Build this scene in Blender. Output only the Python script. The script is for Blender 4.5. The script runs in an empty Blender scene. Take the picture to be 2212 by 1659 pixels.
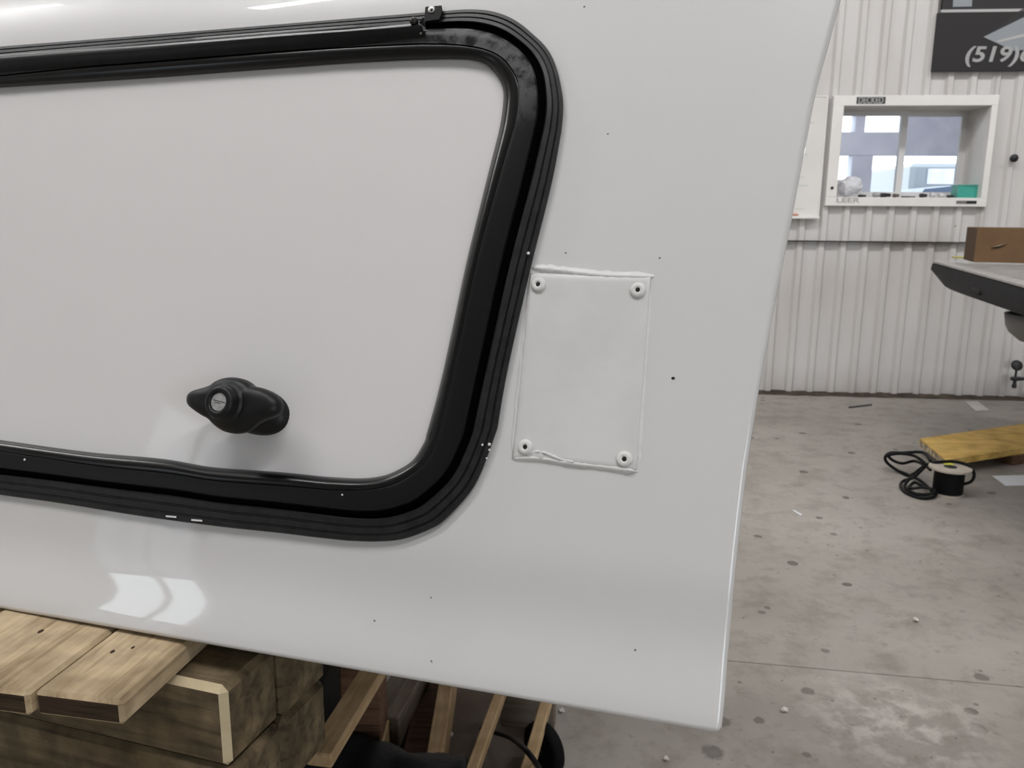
import bpy, bmesh, math, random
from mathutils import Vector, Matrix, noise
random.seed(7)
SC = bpy.context.scene
COL = SC.collection

# ------------------------------------------------------------------ camera
F, W, H = 1800.0, 2212.0, 1659.0
PITCH, ROLL, CAMH = math.radians(11.86), 0.0072, 1.38
CAM = Vector((0, 0, CAMH))
_R = Vector((1, 0, 0)); _D = Vector((0, -math.sin(PITCH), -math.cos(PITCH)))
FW = Vector((0, math.cos(PITCH), -math.sin(PITCH)))
CR = math.cos(ROLL) * _R - math.sin(ROLL) * _D
CD = math.sin(ROLL) * _R + math.cos(ROLL) * _D
cd = bpy.data.cameras.new('camera'); cam = bpy.data.objects.new('camera', cd); COL.objects.link(cam)
cd.sensor_width = 36.0; cd.lens = 36.0 * F / W; cd.clip_start = 0.02; cd.clip_end = 200
m3 = Matrix((CR, -CD, -FW)).transposed()
cam.matrix_world = Matrix.Translation(CAM) @ m3.to_4x4()
cd.dof.use_dof = True; cd.dof.focus_distance = 0.82; cd.dof.aperture_fstop = 16
SC.camera = cam

# ------------------------------------------------------------------ world: bright overcast sky, seen only through the windows
w = bpy.data.worlds.new('overcast_sky'); SC.world = w; w.use_nodes = True
bg = w.node_tree.nodes['Background']; bg.inputs['Color'].default_value = (0.86, 0.94, 1.0, 1); bg.inputs['Strength'].default_value = 5.0

SC.view_settings.view_transform = 'Standard'; SC.view_settings.look = 'None'
SC.view_settings.gamma = 1.0; SC.view_settings.use_curve_mapping = False
SC.view_settings.exposure = 0.0
LAMP_STRENGTH = 46.0
SC.cycles.max_bounces = 5; SC.cycles.diffuse_bounces = 3; SC.cycles.glossy_bounces = 2; SC.cycles.transmission_bounces = 5
SC.cycles.use_light_tree = False; SC.cycles.caustics_reflective = False; SC.cycles.caustics_refractive = False

# ------------------------------------------------------------------ geometry helpers
def ray(px, py): return (px - W / 2) / F * CR + (py - H / 2) / F * CD + FW
def at_z(px, py, z):                                  # where the sight line meets the level z
    d = ray(px, py); return CAM + d * ((z - CAMH) / d.z)
def at_t(px, py, t): return CAM + ray(px, py) * t     # at a depth t in front of the lens

def link(name, me, mat=None, parent=None, smooth=False):
    o = bpy.data.objects.new(name, me); COL.objects.link(o)
    if mat is not None:
        for mm in (mat if isinstance(mat, (list, tuple)) else [mat]): me.materials.append(mm)
    if smooth:
        for p in me.polygons: p.use_smooth = True
    if parent is not None:
        o.parent = parent; o.matrix_parent_inverse = Matrix.Translation(-root_loc(parent))
    return o
def root_loc(p):
    v = Vector(p.location)
    if p.parent is not None: v = Vector((0, 0, 0))    # child meshes are built at world coordinates
    return v
def thing(name, label, cat, loc=(0, 0, 0), group=None):
    o = bpy.data.objects.new(name, None); COL.objects.link(o); o.location = loc; o.empty_display_size = .05
    return tag(o, label, cat, group)
def tag(o, label=None, cat=None, group=None, kind=None):
    if label: o['label'] = label
    if cat: o['category'] = cat
    if group: o['group'] = group
    if kind: o['kind'] = kind
    return o
def mesh(name, verts, faces):
    me = bpy.data.meshes.new(name); me.from_pydata([tuple(v) for v in verts], [], faces); me.update(); return me
def bm_mesh(name, bm, recalc=True):
    if recalc: bmesh.ops.recalc_face_normals(bm, faces=bm.faces)
    me = bpy.data.meshes.new(name); bm.to_mesh(me); bm.free(); return me

def obox(bm, c, ax, ay, az, sx, sy, sz, bevel=0.0, seg=1, jitter=0.0):
    """box centred on c along unit axes ax, ay, az with full sizes"""
    vs = []
    for k in (-.5, .5):
        for j in (-.5, .5):
            for i in (-.5, .5):
                vs.append(bm.verts.new(Vector(c) + ax * sx * i + ay * sy * j + az * sz * k))
    fs = [bm.faces.new([vs[i] for i in q]) for q in ((0, 2, 3, 1), (4, 5, 7, 6), (0, 1, 5, 4), (2, 6, 7, 3), (0, 4, 6, 2), (1, 3, 7, 5))]
    if bevel > 0:
        es = list({e for f in fs for e in f.edges})
        bmesh.ops.bevel(bm, geom=es, offset=bevel, segments=seg, affect='EDGES', profile=.6)
X, Y, Z = Vector((1, 0, 0)), Vector((0, 1, 0)), Vector((0, 0, 1))
def box_obj(name, c, size, mat, parent=None, ax=X, ay=Y, az=Z, bevel=0.0, seg=1):
    bm = bmesh.new(); obox(bm, c, ax, ay, az, *size, bevel=bevel, seg=seg)
    return link(name, bm_mesh(name, bm), mat, parent)
def loft(rings, close=True, cap0=False, cap1=False):
    n = len(rings[0]); vs = [p for r in rings for p in r]; fs = []
    for i in range(len(rings) - 1):
        for j in range(n if close else n - 1):
            a, b = i * n + j, i * n + (j + 1) % n
            fs.append((a, b, b + n, a + n))
    if cap0: fs.append(tuple(range(n))[::-1])
    if cap1: fs.append(tuple(range((len(rings) - 1) * n, len(rings) * n)))
    return vs, fs
def loft_obj(name, rings, mat, parent=None, close=True, cap0=False, cap1=False, smooth=True, sharp=None):
    me = mesh(name, *loft(rings, close, cap0, cap1))
    bm = bmesh.new(); bm.from_mesh(me); bmesh.ops.recalc_face_normals(bm, faces=bm.faces); bm.to_mesh(me); bm.free()
    o = link(name, me, mat, parent, smooth)
    if smooth and sharp is not None: me.set_sharp_from_angle(angle=math.radians(sharp))
    return o
def tube_rings(pts, r, n=10):
    rings = []; up = Z
    for i, p in enumerate(pts):
        t = (pts[min(i + 1, len(pts) - 1)] - pts[max(i - 1, 0)]).normalized()
        if i == 0:
            a = t.cross(up)
            if a.length < .1: a = t.cross(X)
            a.normalize()
        else:
            a = (a - t * a.dot(t)).normalized()
        b = t.cross(a)
        rings.append([p + (a * math.cos(k * 2 * math.pi / n) + b * math.sin(k * 2 * math.pi / n)) * r for k in range(n)])
    return rings
def catmull(p, n=8, closed=False):
    out = []; N = len(p)
    rng = range(N) if closed else range(N - 1)
    g = (lambda i: p[i % N]) if closed else (lambda i: p[max(0, min(N - 1, i))])
    for i in rng:
        p0, p1, p2, p3 = g(i - 1), g(i), g(i + 1), g(i + 2)
        for k in range(n):
            t = k / n
            out.append(.5 * ((2 * p1) + (p2 - p0) * t + (2 * p0 - 5 * p1 + 4 * p2 - p3) * t * t + (3 * p1 - p0 - 3 * p2 + p3) * t ** 3))
    if not closed: out.append(p[-1].copy())
    return out
def circle(c, ax, ay, rx, ry=None, n=28):
    ry = rx if ry is None else ry
    return [c + ax * rx * math.cos(2 * math.pi * k / n) + ay * ry * math.sin(2 * math.pi * k / n) for k in range(n)]
def lathe(c, axis, prof, n=24):                       # prof: (radius, along axis)
    a = axis.orthogonal().normalized(); b = axis.cross(a)
    return [circle(c + axis * h, a, b, max(r, 1e-5), n=n) for r, h in prof]
def tris_text(name, s, size, mat, parent, origin, ax, ay, thick=.0008, shear=0.0, bold=0.0, squeeze=1.0):
    cu = bpy.data.curves.new(name, 'FONT'); cu.body = s; cu.size = size; cu.shear = shear; cu.offset = bold; cu.extrude = thick
    cu.resolution_u = 4
    tmp = bpy.data.objects.new('tmp', cu); COL.objects.link(tmp)
    me = bpy.data.meshes.new_from_object(tmp.evaluated_get(bpy.context.evaluated_depsgraph_get()))
    bpy.data.objects.remove(tmp); bpy.data.curves.remove(cu)
    az = ax.cross(ay)
    for v in me.vertices:
        q = v.co; v.co = origin + ax * q.x * squeeze + ay * q.y + az * q.z
    me.name = name
    return link(name, me, mat, parent)

# ------------------------------------------------------------------ materials
def mat(name, col, rough=.5, metal=0.0, spec=.5, coat=0.0, coat_rough=.05, emis=None, alpha=None, trans=0.0):
    m = bpy.data.materials.new(name); m.use_nodes = True
    b = m.node_tree.nodes['Principled BSDF']
    b.inputs['Base Color'].default_value = (*col, 1); b.inputs['Roughness'].default_value = rough
    b.inputs['Metallic'].default_value = metal; b.inputs['Specular IOR Level'].default_value = spec
    b.inputs['Coat Weight'].default_value = coat; b.inputs['Coat Roughness'].default_value = coat_rough
    b.inputs['Transmission Weight'].default_value = trans
    if emis: b.inputs['Emission Color'].default_value = (*emis[0], 1); b.inputs['Emission Strength'].default_value = emis[1]
    return m
def N(m, t, **kw):
    n = m.node_tree.nodes.new(t)
    for k, v in kw.items():
        if k in n.inputs: n.inputs[k].default_value = v
        else: setattr(n, k, v)
    return n
def L(m, a, ao, b, bi): m.node_tree.links.new(a.outputs[ao], b.inputs[bi])
def B(m): return m.node_tree.nodes['Principled BSDF']
def ramp(m, src, out, stops):
    r = N(m, 'ShaderNodeValToRGB'); e = r.color_ramp.elements
    while len(e) > 1: e.remove(e[0])
    e[0].position = stops[0][0]; e[0].color = (*stops[0][1], 1)
    for p, c in stops[1:]:
        q = e.new(p); q.color = (*c, 1)
    L(m, src, out, r, 'Fac'); return r
def coords(m, scale=(1, 1, 1), rot=(0, 0, 0), loc=(0, 0, 0)):
    t = N(m, 'ShaderNodeTexCoord'); mp = N(m, 'ShaderNodeMapping')
    mp.inputs['Scale'].default_value = scale; mp.inputs['Rotation'].default_value = rot; mp.inputs['Location'].default_value = loc
    L(m, t, 'Object', mp, 'Vector'); return mp
def bump(m, src, out, strength, dist):
    b = N(m, 'ShaderNodeBump'); b.inputs['Strength'].default_value = strength; b.inputs['Distance'].default_value = dist
    L(m, src, out, b, 'Height'); L(m, b, 'Normal', B(m), 'Normal'); return b
def mix(m, fac, fo, a, ao, b, bo, mode='MIX'):
    x = N(m, 'ShaderNodeMix', data_type='RGBA', blend_type=mode)
    if fo is None: x.inputs[0].default_value = fac
    else: L(m, fac, fo, x, 0)
    for src, o, i in ((a, ao, 6), (b, bo, 7)):
        if o is None: x.inputs[i].default_value = (*src, 1)
        else: m.node_tree.links.new(src.outputs[o], x.inputs[i])
    return x

def noisy(name, c1, c2, scale=8, rough=.5, detail=3, stretch=(1, 1, 1), bmp=0, dist=.001, lo=.35, hi=.65, **kw):
    m = mat(name, c1, rough, **kw); mp = coords(m, stretch)
    n = N(m, 'ShaderNodeTexNoise', Scale=scale, Detail=detail, Roughness=.6); L(m, mp, 'Vector', n, 'Vector')
    r = ramp(m, n, 'Fac', [(lo, c1), (hi, c2)]); L(m, r, 'Color', B(m), 'Base Color')
    if bmp: bump(m, n, 'Fac', bmp, dist)
    return m

def speckle(m, base_node, base_out, scale, thr, col, seed=0):
    """sparse small dark specks of dirt mixed over a colour"""
    mp = coords(m, loc=(seed, seed * .7, seed * .3))
    v = N(m, 'ShaderNodeTexVoronoi', Scale=scale, Randomness=1.0); L(m, mp, 'Vector', v, 'Vector')
    n = N(m, 'ShaderNodeTexNoise', Scale=scale * 2.3, Detail=2.0); L(m, mp, 'Vector', n, 'Vector')
    wn = N(m, 'ShaderNodeTexWhiteNoise'); L(m, v, 'Color', wn, 'Vector')
    a = N(m, 'ShaderNodeMath', operation='MULTIPLY'); L(m, wn, 'Value', a, 0); a.inputs[1].default_value = thr
    a2 = N(m, 'ShaderNodeMath', operation='MULTIPLY'); L(m, a, 0, a2, 0); L(m, n, 'Fac', a2, 1)
    lt = N(m, 'ShaderNodeMath', operation='LESS_THAN'); L(m, v, 'Distance', lt, 0); L(m, a2, 0, lt, 1)
    return mix(m, lt, 0, base_node, base_out, col, None)

# white gelcoat of the cap
def gelcoat(name, c1, c2, rough, specks=True):
    m = mat(name, c1, rough, coat=1.0, coat_rough=.035)
    mp = coords(m); n = N(m, 'ShaderNodeTexNoise', Scale=2.2, Detail=3.0); L(m, mp, 'Vector', n, 'Vector')
    r = ramp(m, n, 'Fac', [(.3, c1), (.7, c2)])
    if specks:
        x = speckle(m, r, 'Color', 14, .05, (.17, .15, .13)); L(m, x, 2, B(m), 'Base Color')
    else: L(m, r, 'Color', B(m), 'Base Color')
    return m
M_gel = gelcoat('white_gelcoat', (.63, .62, .617), (.65, .64, .638), .35, False)
M_door = gelcoat('white_door_paint', (.63, .614, .612), (.645, .63, .628), .45, False); B(M_door).inputs['Coat Weight'].default_value = .25
M_plate = noisy('white_overpainted_plate', (.60, .592, .588), (.635, .627, .622), 18, .42, bmp=.25, dist=.002)
M_caulk = noisy('white_caulk', (.62, .61, .605), (.69, .68, .675), 40, .35, bmp=.5, dist=.003)
M_black = noisy('black_painted_aluminium', (.004, .004, .0043), (.007, .007, .0075), 60, .34, spec=.22, bmp=.15, dist=.0004)
M_flange = noisy('dull_black_trim', (.008, .008, .0083), (.016, .016, .0165), 90, .42, spec=.35, bmp=.1, dist=.0003)
M_rubber = noisy('black_rubber_seal', (.003, .003, .003), (.005, .005, .005), 40, .22, spec=.4)
M_hblack = noisy('black_plastic_handle', (.005, .005, .0052), (.008, .008, .0085), 50, .42, spec=.28, bmp=.06, dist=.0003)
M_silver = noisy('dull_metal', (.36, .35, .34), (.5, .49, .48), 200, .4, metal=.6)
M_rivet = mat('painted_rivet', (.66, .65, .64), .4)
M_hole = mat('dark_hole', (.01, .01, .01), .8)
M_chan = mat('groove_shade_black', (.0015, .0015, .0015), .95, spec=.05)
M_chipd = mat('dirty_paint_chip', (.20, .18, .16), .8)
M_dark_screw = mat('dark_screw', (.03, .028, .025), .4, metal=.6)

# black frame face with the scuffed paint at its top rear corner
def worn_black():
    m = mat('worn_black_frame', (.01, .01, .011), .36, spec=.22)
    mp = coords(m); n = N(m, 'ShaderNodeTexNoise', Scale=48.0, Detail=5.0, Roughness=.65); L(m, mp, 'Vector', n, 'Vector')
    t = N(m, 'ShaderNodeTexCoord'); d = N(m, 'ShaderNodeVectorMath', operation='DISTANCE'); L(m, t, 'Object', d, 0)
    d.inputs[1].default_value = WEAR_C
    mr = N(m, 'ShaderNodeMapRange'); mr.inputs['From Min'].default_value = .045; mr.inputs['From Max'].default_value = .10
    mr.inputs['To Min'].default_value = 1; mr.inputs['To Max'].default_value = 0; L(m, d, 'Value', mr, 'Value')
    r = ramp(m, n, 'Fac', [(.42, (0, 0, 0)), (.56, (1, 1, 1))])
    f = N(m, 'ShaderNodeMath', operation='MULTIPLY'); L(m, r, 'Color', f, 0); L(m, mr, 'Result', f, 1)
    x = mix(m, f, 0, (.0055, .0055, .006), None, (.085, .085, .088), None); L(m, x, 2, B(m), 'Base Color')
    r2 = N(m, 'ShaderNodeMapRange'); r2.inputs['To Min'].default_value = .36; r2.inputs['To Max'].default_value = .5; L(m, f, 0, r2, 'Value'); L(m, r2, 'Result', B(m), 'Roughness')
    bump(m, n, 'Fac', .12, .0006)
    return m

# wood
def wood(name, light, mid, dark, axis=(0, 1, 0), scale=1.0, knots=True, rough=.75, dirt=0.0):
    m = mat(name, mid, rough, spec=.25)
    st = tuple(.6 if a else 9 for a in axis)
    mp = coords(m, tuple(s * scale for s in st), rot=(0, 0, 0))
    n = N(m, 'ShaderNodeTexNoise', Scale=6.0, Detail=4.0, Roughness=.6, Distortion=.6); L(m, mp, 'Vector', n, 'Vector')
    r = ramp(m, n, 'Fac', [(.28, dark), (.45, mid), (.68, light)])
    mp2 = coords(m, (3, 3, 3)); n2 = N(m, 'ShaderNodeTexNoise', Scale=3.0, Detail=4.0); L(m, mp2, 'Vector', n2, 'Vector')
    r2 = ramp(m, n2, 'Fac', [(.35, (.62, .58, .52)), (.6, (1, 1, 1))])
    x = mix(m, .8, None, r, 'Color', r2, 'Color', 'MULTIPLY')
    if dirt:
        n3 = N(m, 'ShaderNodeTexNoise', Scale=11.0, Detail=5.0); L(m, mp2, 'Vector', n3, 'Vector')
        r3 = ramp(m, n3, 'Fac', [(.4, (1 - dirt,) * 3), (.62, (1, 1, 1))])
        x2 = mix(m, 1.0, None, x, 2, r3, 'Color', 'MULTIPLY'); L(m, x2, 2, B(m), 'Base Color')
    else: L(m, x, 2, B(m), 'Base Color')
    bump(m, n, 'Fac', .25, .002)
    return m
M_deck = wood('sawn_pine_board', (.60, .47, .31), (.50, .385, .245), (.26, .18, .10), (0, 1, 0), 1.5, dirt=.22)
M_endgrain = wood('dirty_end_grain', (.075, .048, .028), (.045, .029, .017), (.015, .010, .006), (1, 0, 0), 3.0, rough=.95)
M_old = wood('weathered_timber', (.23, .172, .10), (.16, .12, .07), (.07, .052, .032), (1, 0, 0), 1.2, dirt=.38)
M_rim = noisy('fresh_sawn_edge', (.50, .41, .26), (.60, .50, .33), 30, .8)
M_batten = wood('clean_pine_batten', (.58, .42, .24), (.50, .355, .20), (.36, .24, .125), (0, 1, 0), 1.0)
M_brown = wood('brown_stained_timber', (.19, .105, .062), (.13, .07, .042), (.06, .032, .02), (1, 0, 0), 2.0)
M_greyw = wood('grey_brown_plank', (.22, .18, .145), (.17, .135, .105), (.11, .085, .065), (0, 1, 0))
M_ply = noisy('brown_hardboard', (.115, .092, .075), (.15, .122, .10), 6, .85)
M_tarp = noisy('black_tarp', (.004, .0045, .0055), (.009, .010, .012), 25, .6, spec=.2, bmp=.4, dist=.006)
M_blackrub = noisy('black_wheel_rubber', (.004, .004, .004), (.006, .006, .006), 30, .7, spec=.1)
M_cable = mat('black_cable', (.004, .004, .0045), .5, spec=.15)

# floor
def floor_mat():
    m = mat('stained_concrete', (.3, .28, .26), .55)
    mp = coords(m)
    n = N(m, 'ShaderNodeTexNoise', Scale=.9, Detail=5.0, Roughness=.62); L(m, mp, 'Vector', n, 'Vector')
    r = ramp(m, n, 'Fac', [(.28, (.235, .212, .19)), (.5, (.33, .302, .27)), (.72, (.41, .38, .345))])
    n2 = N(m, 'ShaderNodeTexNoise', Scale=7.0, Detail=4.0, Roughness=.7); L(m, mp, 'Vector', n2, 'Vector')
    r2 = ramp(m, n2, 'Fac', [(.3, (.60, .58, .55)), (.52, (1, 1, 1))])
    x = mix(m, .7, None, r, 'Color', r2, 'Color', 'MULTIPLY')
    n4 = N(m, 'ShaderNodeTexNoise', Scale=26.0, Detail=5.0, Roughness=.7); L(m, mp, 'Vector', n4, 'Vector')
    r4 = ramp(m, n4, 'Fac', [(.30, (.66, .64, .6)), (.42, (1, 1, 1)), (.66, (1, 1, 1)), (.74, (1.2, 1.2, 1.2))])
    x = mix(m, .8, None, x, 2, r4, 'Color', 'MULTIPLY')
    x = speckle(m, x, 2, 5.0, .30, (.13, .115, .098), 3)      # oil drips
    x = speckle(m, x, 2, 14.0, .2, (.16, .14, .12), 5)
    # the larger oil spots
    tc_ = N(m, 'ShaderNodeTexCoord'); prev = None
    for px_, py_, r_ in ((1540, 1625, .03), (1783, 1406, .014), (1640, 1556, .017), (1562, 1558, .024), (2120, 1463, .022), (1745, 1493, .020), (1801, 1154, .017), (2112, 1574, .026), (1646, 1323, .014), (1742, 1630, .012)):
        d = N(m, 'ShaderNodeVectorMath', operation='DISTANCE'); L(m, tc_, 'Object', d, 0); d.inputs[1].default_value = tuple(at_z(px_, py_, 0))
        q_ = N(m, 'ShaderNodeMath', operation='DIVIDE'); L(m, d, 'Value', q_, 0); q_.inputs[1].default_value = r_
        if prev is not None:
            mn = N(m, 'ShaderNodeMath', operation='MINIMUM'); L(m, prev, 0, mn, 0); L(m, q_, 0, mn, 1); q_ = mn
        prev = q_
    ns = N(m, 'ShaderNodeTexNoise', Scale=60.0, Detail=2.0); L(m, tc_, 'Object', ns, 'Vector')
    ad = N(m, 'ShaderNodeMath', operation='ADD'); L(m, prev, 0, ad, 0); L(m, ns, 'Fac', ad, 1)
    rs = ramp(m, ad, 0, [(.0, (.62, .62, .62)), (.78, (.75, .75, .75)), (1.0, (0, 0, 0))])
    dv = N(m, 'ShaderNodeMath', operation='DIVIDE'); L(m, ad, 0, dv, 0); dv.inputs[1].default_value = 1.6; L(m, dv, 0, rs, 'Fac')
    x = mix(m, rs, 'Color', x, 2, (.10, .088, .074), None)
    # pale plaster-like spill
    t = N(m, 'ShaderNodeTexCoord'); d = N(m, 'ShaderNodeVectorMath', operation='DISTANCE'); L(m, t, 'Object', d, 0); d.inputs[1].default_value = tuple(at_z(1930, 1560, 0))
    mr = N(m, 'ShaderNodeMapRange'); mr.inputs['From Min'].default_value = .05; mr.inputs['From Max'].default_value = .32; mr.inputs['To Min'].default_value = 1; mr.inputs['To Max'].default_value = 0; L(m, d, 'Value', mr, 'Value')
    n3 = N(m, 'ShaderNodeTexNoise', Scale=12.0, Detail=4.0, Roughness=.65); L(m, mp, 'Vector', n3, 'Vector')
    r3 = ramp(m, n3, 'Fac', [(.46, (0, 0, 0)), (.62, (1, 1, 1))])
    f = N(m, 'ShaderNodeMath', operation='MULTIPLY'); L(m, r3, 'Color', f, 0); L(m, mr, 'Result', f, 1)
    x = mix(m, f, 0, x, 2, (.50, .47, .43), None)
    L(m, x, 2, B(m), 'Base Color'); bump(m, n2, 'Fac', .15, .003)
    return m
M_floor = floor_mat()
M_joint = mat('joint_dirt', (.06, .052, .045), .9)
def steel_mat():
    m = mat('white_steel_liner', (.58, .56, .54), .42)
    mp = coords(m, (3, 3, .5)); n = N(m, 'ShaderNodeTexNoise', Scale=2.0, Detail=5.0); L(m, mp, 'Vector', n, 'Vector')
    r = ramp(m, n, 'Fac', [(.3, (.56, .535, .52)), (.6, (.63, .61, .60))])
    x = speckle(m, r, 'Color', 5.0, .12, (.25, .22, .2), 2)
    # splashed dirt near the floor
    t = N(m, 'ShaderNodeTexCoord'); s = N(m, 'ShaderNodeSeparateXYZ'); L(m, t, 'Object', s, 'Vector')
    mr = N(m, 'ShaderNodeMapRange'); mr.inputs['From Min'].default_value = .0; mr.inputs['From Max'].default_value = .22; mr.inputs['To Min'].default_value = .55; mr.inputs['To Max'].default_value = 0; L(m, s, 'Z', mr, 'Value')
    n2 = N(m, 'ShaderNodeTexNoise', Scale=9.0, Detail=5.0); L(m, N_co(m), 'Object', n2, 'Vector')
    f = N(m, 'ShaderNodeMath', operation='MULTIPLY'); L(m, mr, 'Result', f, 0); L(m, n2, 'Fac', f, 1)
    x = mix(m, f, 0, x, 2, (.20, .16, .12), None); L(m, x, 2, B(m), 'Base Color')
    return m
def N_co(m): return N(m, 'ShaderNodeTexCoord')
M_steel = steel_mat()
M_white = noisy('white_painted_board', (.78, .755, .735), (.82, .80, .785), 6, .5)
M_vinyl = mat('white_vinyl_sash', (.66, .65, .65), .4)
M_inwall = noisy('pale_interior_wall', (.52, .51, .50), (.56, .55, .54), 2, .7)
M_ceil = noisy('pale_ceiling', (.62, .62, .61), (.66, .66, .65), 2, .8)
M_grime = noisy('grime', (.03, .024, .018), (.085, .065, .045), 12, .95)
M_trim_black = mat('dark_flashing', (.012, .011, .01), .8, spec=.1)
M_glass = mat('window_glass', (1, 1, 1), .02, trans=1.0); B(M_glass).inputs['IOR'].default_value = 1.1
M_blue = noisy('blue_grey_painted_steel', (.33, .35, .43), (.42, .44, .52), 3, .6)

# ------------------------------------------------------------------ the side plane of the truck cap
_n = (Vector((.308, .16, 1.0))).normalized(); _r = Vector((3.248, .181, -1.0)); _r = (_r - _n * _n.dot(_r)).normalized()
def cam2w(v): return CR * v.x + CD * v.y + FW * v.z
PN = cam2w(_n); PR = cam2w(_r); PU = PR.cross(PN).normalized()        # inward normal, rearward, up the panel
P0 = CAM + FW * .80
def pl(px, py, h=0.0):                                                # sight line meets the panel, h proud of it
    d = ray(px, py); return CAM + d * ((P0 - PN * h - CAM).dot(PN) / d.dot(PN))
def uv(p): return Vector(((p - P0).dot(PR), (p - P0).dot(PU), 0))
def puv(px, py, h=0.0): return uv(pl(px, py, h))
def on(u, v, h=0.0): return P0 + PR * u + PU * v - PN * h
DP = (P0 - CAM).dot(PN)
def lift(u, v, h):                                                    # the point of the relief, h proud, seen in front of (u, v)
    w_ = on(u, v); return CAM + (w_ - CAM) * ((DP - h) / DP)
WEAR_C = tuple(pl(1075, 100, .014))
M_worn = worn_black()

# ------------------------------------------------------------------ setting: workshop
WA = at_z(1640, 848, 0); WB = at_z(2212, 862, 0)
WX = (WB - WA).normalized(); WN = Vector((-WX.y, WX.x, 0))            # along the back wall, and away from the camera
def wall_pt(px, py, dep=0.0):                                         # (s, z) where the sight line meets the wall plane dep behind its face
    d = ray(px, py); p = CAM + d * ((WA + WN * dep - CAM).dot(WN) / d.dot(WN)); return (p - WA).dot(WX), p.z
def wp(s, z, dep=0.0): return WA + WX * s + Z * z + WN * dep

# floor: concrete slabs split by the saw-cut joint
j0, j1 = at_z(1575, 1427, 0), at_z(1800, 1447, 0); JD = (j1 - j0).normalized(); JN = Vector((-JD.y, JD.x, 0))
floor = tag(box_obj('floor', (0, 1, -.16), (17, 16, .2), M_joint), kind='structure')
def slab(a, b, near, far):
    c = j0 + JD * ((a + b) / 2) + JN * ((near + far) / 2) + Z * -.029
    bm = bmesh.new(); obox(bm, c, JD, JN, Z, b - a, far - near, .058, bevel=.0012)
    o = link('concrete_slab', bm_mesh('concrete_slab', bm), M_floor, floor)
slab(-9, 9, .002, 5.4); slab(-9, 9, -3.9, -.002); slab(-9, 9, -9.5, -3.904); slab(-9, 9, 5.404, 9.0)

# other walls and ceiling
def struct(name, c, size, m, **k): return tag(box_obj(name, c, size, m, **k), kind='structure')
CZ = 4.8
struct('ceiling', (.5, .5, CZ + .1), (16.2, 14.5, .2), M_ceil)
struct('wall_right', (7.6, .5, CZ / 2), (.2, 14.5, CZ), M_inwall)
wf = tag(bpy.data.objects.new('wall_front', None), kind='structure'); COL.objects.link(wf)
DX0, DX1, DZ = 2.6, 6.6, 3.3                                          # opening added for daylight fill, made up as a rolled-up overhead door
for a_, b_, c_, d_ in ((-6.7, DX0, 0, CZ), (DX1, 7.7, 0, CZ), (DX0, DX1, DZ, CZ)):
    box_obj('wall_segment', ((a_ + b_) / 2, -6.1, (c_ + d_) / 2), (b_ - a_, .2, d_ - c_), M_inwall, wf)
dr = tag(bpy.data.objects.new('fill_door_1', None), kind='structure'); COL.objects.link(dr)
for a_ in (DX0 - .05, DX1 + .05): box_obj('fill_door_jamb', (a_, -5.97, DZ / 2), (.1, .06, DZ), M_inwall, dr)
for k_ in range(6): box_obj('fill_door_panel', ((DX0 + DX1) / 2, -5.6 + k_ * .56, DZ + .18), (DX1 - DX0, .54, .045), M_inwall, dr)
struct('floor_yard', (0, -16, -.13), (60, 19.6, .2), M_floor)
struct('floor_yard_side', (-16.5, 2, -.135), (19.7, 60, .2), M_floor)
# left wall with the daylight window that the glossy skirt mirrors
LWX = -6.4
q = pl(322, 1205); vdir = (q - CAM).normalized(); rd = vdir - 2 * vdir.dot(PN) * PN
tt = (LWX - q.x) / rd.x; LC = q + rd * tt
def refl(px, py):
    q = pl(px, py); v_ = (q - CAM).normalized(); r_ = v_ - 2 * v_.dot(PN) * PN; p = q + r_ * ((LWX - q.x) / r_.x); return p.y, p.z
ly0, ly1, lz0, lz1 = -3.50, -2.48, .85, 3.45
wl = tag(bpy.data.objects.new('wall_left', None), kind='structure'); COL.objects.link(wl)
for nm, a, b, c, d in (('wall_segment', -6, ly0, 0, CZ), ('wall_segment', ly1, 7.7, 0, CZ), ('wall_segment', ly0, ly1, 0, lz0), ('wall_segment', ly0, ly1, lz1, CZ)):
    box_obj(nm, (LWX - .1, (a + b) / 2, (c + d) / 2), (.2, b - a, d - c), M_inwall, wl)
win2 = tag(bpy.data.objects.new('window_2', None), kind='structure'); COL.objects.link(win2)
lyc, lw, lh = (ly0 + ly1) / 2, ly1 - ly0, lz1 - lz0
for (y_, z_, sy, sz) in ((ly0 + .02, (lz0 + lz1) / 2, .04, lh), (ly1 - .02, (lz0 + lz1) / 2, .04, lh), (lyc, lz0 + .02, lw, .04), (lyc, lz1 - .02, lw, .04), (lyc - .02 * lw, (lz0 + lz1) / 2, .05, lh), (lyc, lz0 + lh * .52, lw, .03), (lyc + .2, lz0 + lh * .26, .03, lh * .5)):
    box_obj('window_bar', (LWX - .06, y_, z_), (.05, sy, sz), M_vinyl, win2)
nb = thing('sky_blocker', 'added grey block hiding the low sky outside the left window', 'building', (-13, -6, 0))  # unseen block, added to dim part of the window mirrored in the skirt
M_blocker = noisy('grey_blocker_cladding', (.42, .45, .50), (.50, .53, .58), 2, .8)
box_obj('blocker_wall', (-13, -6, 1.75), (4, 9, 3.5), M_blocker, nb); box_obj('blocker_roof', (-13, -6, 3.55), (4.4, 9.4, .1), M_blocker, nb)

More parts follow.
